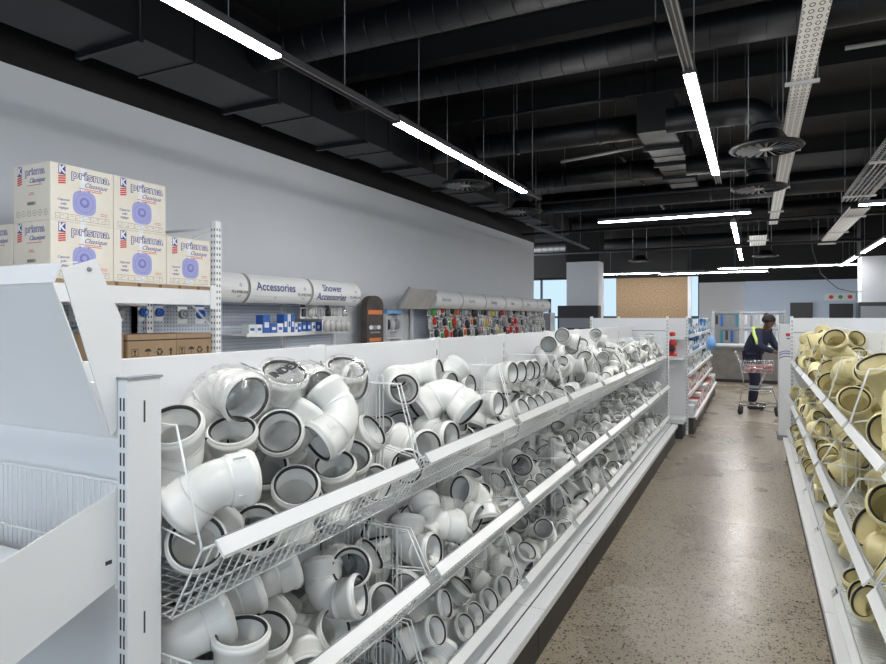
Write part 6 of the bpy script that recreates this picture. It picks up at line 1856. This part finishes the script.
for b, (x, y) in enumerate([(-6.6, 16.4), (-6.0, 17.6)]):
    t = empty('far_shelf', (x, y, 0), 'grey crowded shelf unit beyond the wall corner, %s one' % ['nearer', 'farther'][b], 'shelf unit')
    MB().box((-.8, .2, 0), (.8, .24, 1.75), 'peg').build('back_panel', t)
    for z in (.3, .7, 1.1, 1.5): MB().box((-.8, -.15, z), (.8, .2, z + .02), 'powder').build('shelf', t)
    for s in (-.8, .78): MB().box((s, -.15, 0), (s + .02, .24, 1.75), 'powder').build('side_panel', t)
    for li, z in enumerate((.322, .722, 1.122, 1.522)):
        for i in range(7):
            m_ = ['greypl', 'galv', 'darkpl', 'white', 'greypl'][(i + li + b) % 5]
            o = MB().box((-.08, -.1, 0), (.08, .1, .2), m_, .02).build('stock_box', loc=(x - .66 + i * .22, y + .0, z)); tag(o, '%s stock box, %s on shelf level %s of the %s crowded unit' % ({'darkpl': 'black', 'white': 'white', 'greypl': 'grey', 'galv': 'pale'}[m_], bn[i], ['one', 'two', 'three', 'four'][li], ['nearer', 'farther'][b]), 'box', 'stock on the crowded shelf units')

# ---------------------------------------------------------------- person bending at the trolley
def skin_body(name, verts, edges, radii, m, parent=None, lv=2, root=0):
    me = bpy.data.meshes.new(name); me.from_pydata(verts, edges, []); me.materials.append(M[m])
    o = put(name, me, parent); md = o.modifiers.new('s', 'SKIN'); md.use_smooth_shade = True
    for i, r in enumerate(radii):
        sv = me.skin_vertices[0].data[i]; sv.radius = (r, r) if not isinstance(r, tuple) else r; sv.use_root = (i == root)
    sb = o.modifiers.new('u', 'SUBSURF'); sb.levels = lv; sb.render_levels = lv
    bpy.context.view_layer.update()
    me2 = bpy.data.meshes.new_from_object(o.evaluated_get(bpy.context.evaluated_depsgraph_get()))
    o.modifiers.clear(); o.data = me2; me2.materials.clear(); me2.materials.append(M[m])
    for p in me2.polygons: p.use_smooth = True
    return o
pr = empty('person', (-.03, 12.45, 0), 'person in navy jacket with lime shoulder stripes bending over by the trolley', 'person')
# local frame: faces +x and towards the viewer (-y); pelvis over the feet, trunk leaning forward and down
J = {'pel': (0, 0, .93), 'bel': (.03, -.03, 1.08), 'che': (.11, -.08, 1.26), 'neck': (.19, -.13, 1.40), 'hd0': (.225, -.17, 1.45), 'hd1': (.26, -.21, 1.52), 'hd2': (.265, -.21, 1.585),
     'shL': (.05, -.24, 1.35), 'elL': (.10, -.36, 1.12), 'wrL': (.31, -.34, 1.02), 'haL': (.37, -.33, 1.01),
     'shR': (.23, .06, 1.34), 'elR': (.34, .02, 1.11), 'wrR': (.46, -.18, 1.03), 'haR': (.50, -.22, 1.02),
     'hiL': (-.01, -.10, .90), 'knL': (.03, -.11, .49), 'anL': (-.02, -.10, .09), 'toL': (.12, -.14, .04),
     'hiR': (.01, .10, .90), 'knR': (.06, .12, .49), 'anR': (.01, .13, .09), 'toR': (.16, .10, .04)}
def chain(names, rad):
    return names, rad
def mkbody(name, edges, rad, m, parent, extra=None):
    ks = []; 
    for a, b in edges:
        for k in (a, b):
            if k not in ks: ks.append(k)
    V = [J[k] for k in ks]; E_ = [(ks.index(a), ks.index(b)) for a, b in edges]; R_ = [rad[k] for k in ks]
    return skin_body(name, V, E_, R_, m, parent, 2, ks.index(edges[0][0]))
rad = dict(pel=.115, bel=.11, che=.12, neck=.055, hd0=.06, hd1=.088, hd2=.075, shL=.055, elL=.042, wrL=.028, haL=.03, shR=.055, elR=.042, wrR=.028, haR=.03, hiL=.085, knL=.055, anL=.038, toL=.03, hiR=.085, knR=.055, anR=.038, toR=.03)
# fingers: five short chains rooted in each palm
ed = [('pel', 'bel'), ('bel', 'che'), ('che', 'neck'), ('neck', 'hd0'), ('hd0', 'hd1'), ('hd1', 'hd2'), ('che', 'shL'), ('shL', 'elL'), ('elL', 'wrL'), ('wrL', 'haL'), ('che', 'shR'), ('shR', 'elR'), ('elR', 'wrR'), ('wrR', 'haR'), ('pel', 'hiL'), ('hiL', 'knL'), ('knL', 'anL'), ('anL', 'toL'), ('pel', 'hiR'), ('hiR', 'knR'), ('knR', 'anR'), ('anR', 'toR')]
for sd, sgn in (('L', 1), ('R', 1)):
    hx, hy, hz = J['ha' + sd]
    for f_, (dy, ln) in enumerate([(-.03, .05), (-.012, .065), (.006, .07), (.024, .06), (.040, .045)]):
        a, b = 'f%s%da' % (sd, f_), 'f%s%db' % (sd, f_)
        if f_ == 0: J[a] = (hx + .005, hy + dy - .012, hz - .01); J[b] = (hx + .03, hy + dy - .02, hz - .02)
        else: J[a] = (hx + ln * .65, hy + dy, hz - .012); J[b] = (hx + ln, hy + dy, hz - .035)
        rad[a] = .009; rad[b] = .0075; ed += [('ha' + sd, a), (a, b)]
body = mkbody('body', ed, rad, 'skin', pr)
jr = dict(rad); 
for k in ('pel', 'bel', 'che'): jr[k] = rad[k] + .065
jr.update(neck=.07, shL=.085, shR=.085, elL=.062, elR=.062, wrL=.045, wrR=.045)
jk = mkbody('jacket', [('pel', 'bel'), ('bel', 'che'), ('che', 'neck'), ('che', 'shL'), ('shL', 'elL'), ('elL', 'wrL'), ('che', 'shR'), ('shR', 'elR'), ('elR', 'wrR')], jr, 'navy', pr)
tr = dict(rad); tr.update(pel=.14, hiL=.108, hiR=.108, knL=.078, knR=.078, anL=.06, anR=.06)
mkbody('trousers', [('pel', 'hiL'), ('hiL', 'knL'), ('knL', 'anL'), ('pel', 'hiR'), ('hiR', 'knR'), ('knR', 'anR')], tr, 'navy', pr)
for sd in 'LR':
    ax, ay, _ = J['an' + sd]; MB().box((ax - .06, ay - .05, 0), (ax + .20, ay + .05, .09), 'darkpl', .035).build('shoe', pr)
hm = MB(); hc = Vector(J['hd1']) + Vector((-.02, .012, .045))
bmh = bmesh.new(); bmesh.ops.create_uvsphere(bmh, u_segments=20, v_segments=14, radius=.105)
for v in bmh.verts: v.co = Vector((v.co.x, v.co.y, v.co.z * (1.0 if v.co.z > 0 else .6))) + hc
bmh.verts.index_update(); hm.add([v.co for v in bmh.verts], [[v.index for v in f.verts] for f in bmh.faces], 'hair', True); bmh.free()
hm.lathe([(0, .03), (.02, .042), (.05, .038), (.07, 0)], hc + Vector((-.03, .02, .06)), (-.2, .2, 1), 'hair', 14)
hm.build('hair', pr)
g = MB()
for q in (-.035, .035): g.lathe([(-.006, 0), (0, .011), (.005, .006), (.006, 0)], Vector(J['hd1']) + Vector((.075, -.048 + q * .55, -.005 )) , (.8, -.6, 0), 'darkpl', 10)
g.build('eyes', pr)
MB().lathe([(0, .012), (.015, .009), (.022, 0)], Vector(J['hd1']) + Vector((.07, -.055, -.035)), (.75, -.6, -.2), 'skin', 10).tube([Vector(J['hd1']) + Vector((.058, -.063, -.065)), Vector(J['hd1']) + Vector((.080, -.036, -.065))], .006, 'inkr', 6).build('nose_and_mouth', pr)
# lime stripes down shoulder and sleeve
g = MB()
def stripe(g, pts, w_, off):
    pts = [Vector(p) for p in pts]
    for a, b in zip(pts, pts[1:]): pass
    g.tube([p for p in pts], w_, 'lime', 8)
V_ = Vector
g.tube([V_(J['neck']) + V_((-.04, -.07, .035)), V_(J['shL']) + V_((-.04, -.03, .075)), V_(J['shL']) + V_((-.03, -.075, -.02)), (V_(J['shL']) + V_(J['elL'])) / 2 + V_((-.02, -.058, 0)), V_(J['elL']) + V_((-.035, -.035, .03))], [.02, .026, .026, .026, .018], 'lime', 8)
g.tube([V_(J['neck']) + V_((.0, .06, .02)), V_(J['shR']) + V_((.01, .02, .075)), V_(J['shR']) + V_((.03, -.02, .065))], [.015, .018, .012], 'lime', 8)
g.build('reflective_stripe', pr)

pr.scale = (1.05, 1.05, 1.0)
# ---------------------------------------------------------------- shopping trolley
t = empty('shopping_trolley', (-.21, 11.75, 0), 'small grey shopping trolley with packs in its top basket', 'trolley')
r = .011
for s in (-.22, .22):
    g = MB()
    g.tube([(-.10, s, 1.02), (.0, s, .86), (.06, s, .55), (-.02, s, .14)], r, 'chrome', 8)
    g.tube([(-.02, s, .16), (.70, s, .16)], r, 'chrome', 8); g.tube([(.06, s, .42), (.62, s, .40), (.72, s, .16)], r, 'chrome', 8)
    g.tube([(.02, s, .80), (.60, s, .76)], r, 'chrome', 8); g.tube([(.50, s, .76), (.35, s, .42)], r * .8, 'chrome', 8)
    g.build('side_frame', t)
g = MB().tube([(-.10, -.22, 1.02), (-.10, .22, 1.02)], .016, 'greypl', 10); g.build('handle', t)
g = MB()
for x in (0, .35, .70): g.tube([(x, -.22, .16), (x, .22, .16)], r * .8, 'chrome', 8)
g.build('cross_bars', t)
def basket(x0, x1, y0, y1, z0, z1, name):
    g = MB(); q = .004
    for k in range(15):
        x = x0 + (x1 - x0) * k / 14; g.tube([(x, y0, z1), (x + .0, y0 + .02, z0), (x, y1 - .02, z0), (x, y1, z1)], q, 'chrome', 4)
    for k in range(9):
        y = y0 + .02 + (y1 - y0 - .04) * k / 8; g.tube([(x0, y, z1), (x0, y, z0), (x1, y, z0), (x1, y, z1)], q, 'chrome', 4)
    for k in range(3):
        z = z0 + (z1 - z0) * (k + 1) / 3; g.tube([(x0, y0, z), (x1, y0, z), (x1, y1, z), (x0, y1, z)], q * 1.4, 'chrome', 5, closed=True)
    g.build(name, t)
basket(.02, .64, -.21, .21, .70, .88, 'upper_basket')
MB().box((.14, -.2, .44), (.62, .2, .455), 'greypl').build('lower_deck', t)
for i, (x, s) in enumerate([(0, -.2), (0, .2), (.70, -.2), (.70, .2)]):
    g = MB().lathe([(-.014, .0), (-.014, .055), (.014, .055), (.014, 0)], (x, s, .056), (0, 1, 0), 'darkpl', 20); f = g.build('castor', t)
    MB().tube([(x, s, .16), (x, s, .10), (x, s + .02, .056)], .009, 'chrome', 6).build('castor_fork', f)
t.scale = (.78, 1, 1)
rnd = random.Random(9)
for i in range(10):
    o = MB().box((-.04, -.05, 0), (.04, .05, .06), 'brass', .02).build('goods_pack', loc=(-.21 + .10 + (i % 5) * .085, 11.75 - .1 + (i // 5) * .17, .706)); o.rotation_euler = (0, 0, rnd.uniform(-.3, .3))
    tag(o, 'pink-red pack in the trolley basket, %s from the handle in the %s row' % (bn[i % 5], ['near', 'far'][i // 5]), 'pack', 'packs in the shopping trolley')
    if i % 2 == 0:
        o = MB().box((-.04, -.045, 0), (.04, .045, .055), 'brass', .02).build('goods_pack', loc=(-.21 + .11 + (i // 2) * .085, 11.75, .768)); o.rotation_euler = (0, 0, rnd.uniform(-.5, .5))
        tag(o, 'pink-red pack on top of the trolley heap, %s from the handle' % bn[i // 2], 'pack', 'packs in the shopping trolley')
for cu in [c for c in bpy.data.curves if c.users == 0]: bpy.data.curves.remove(cu)
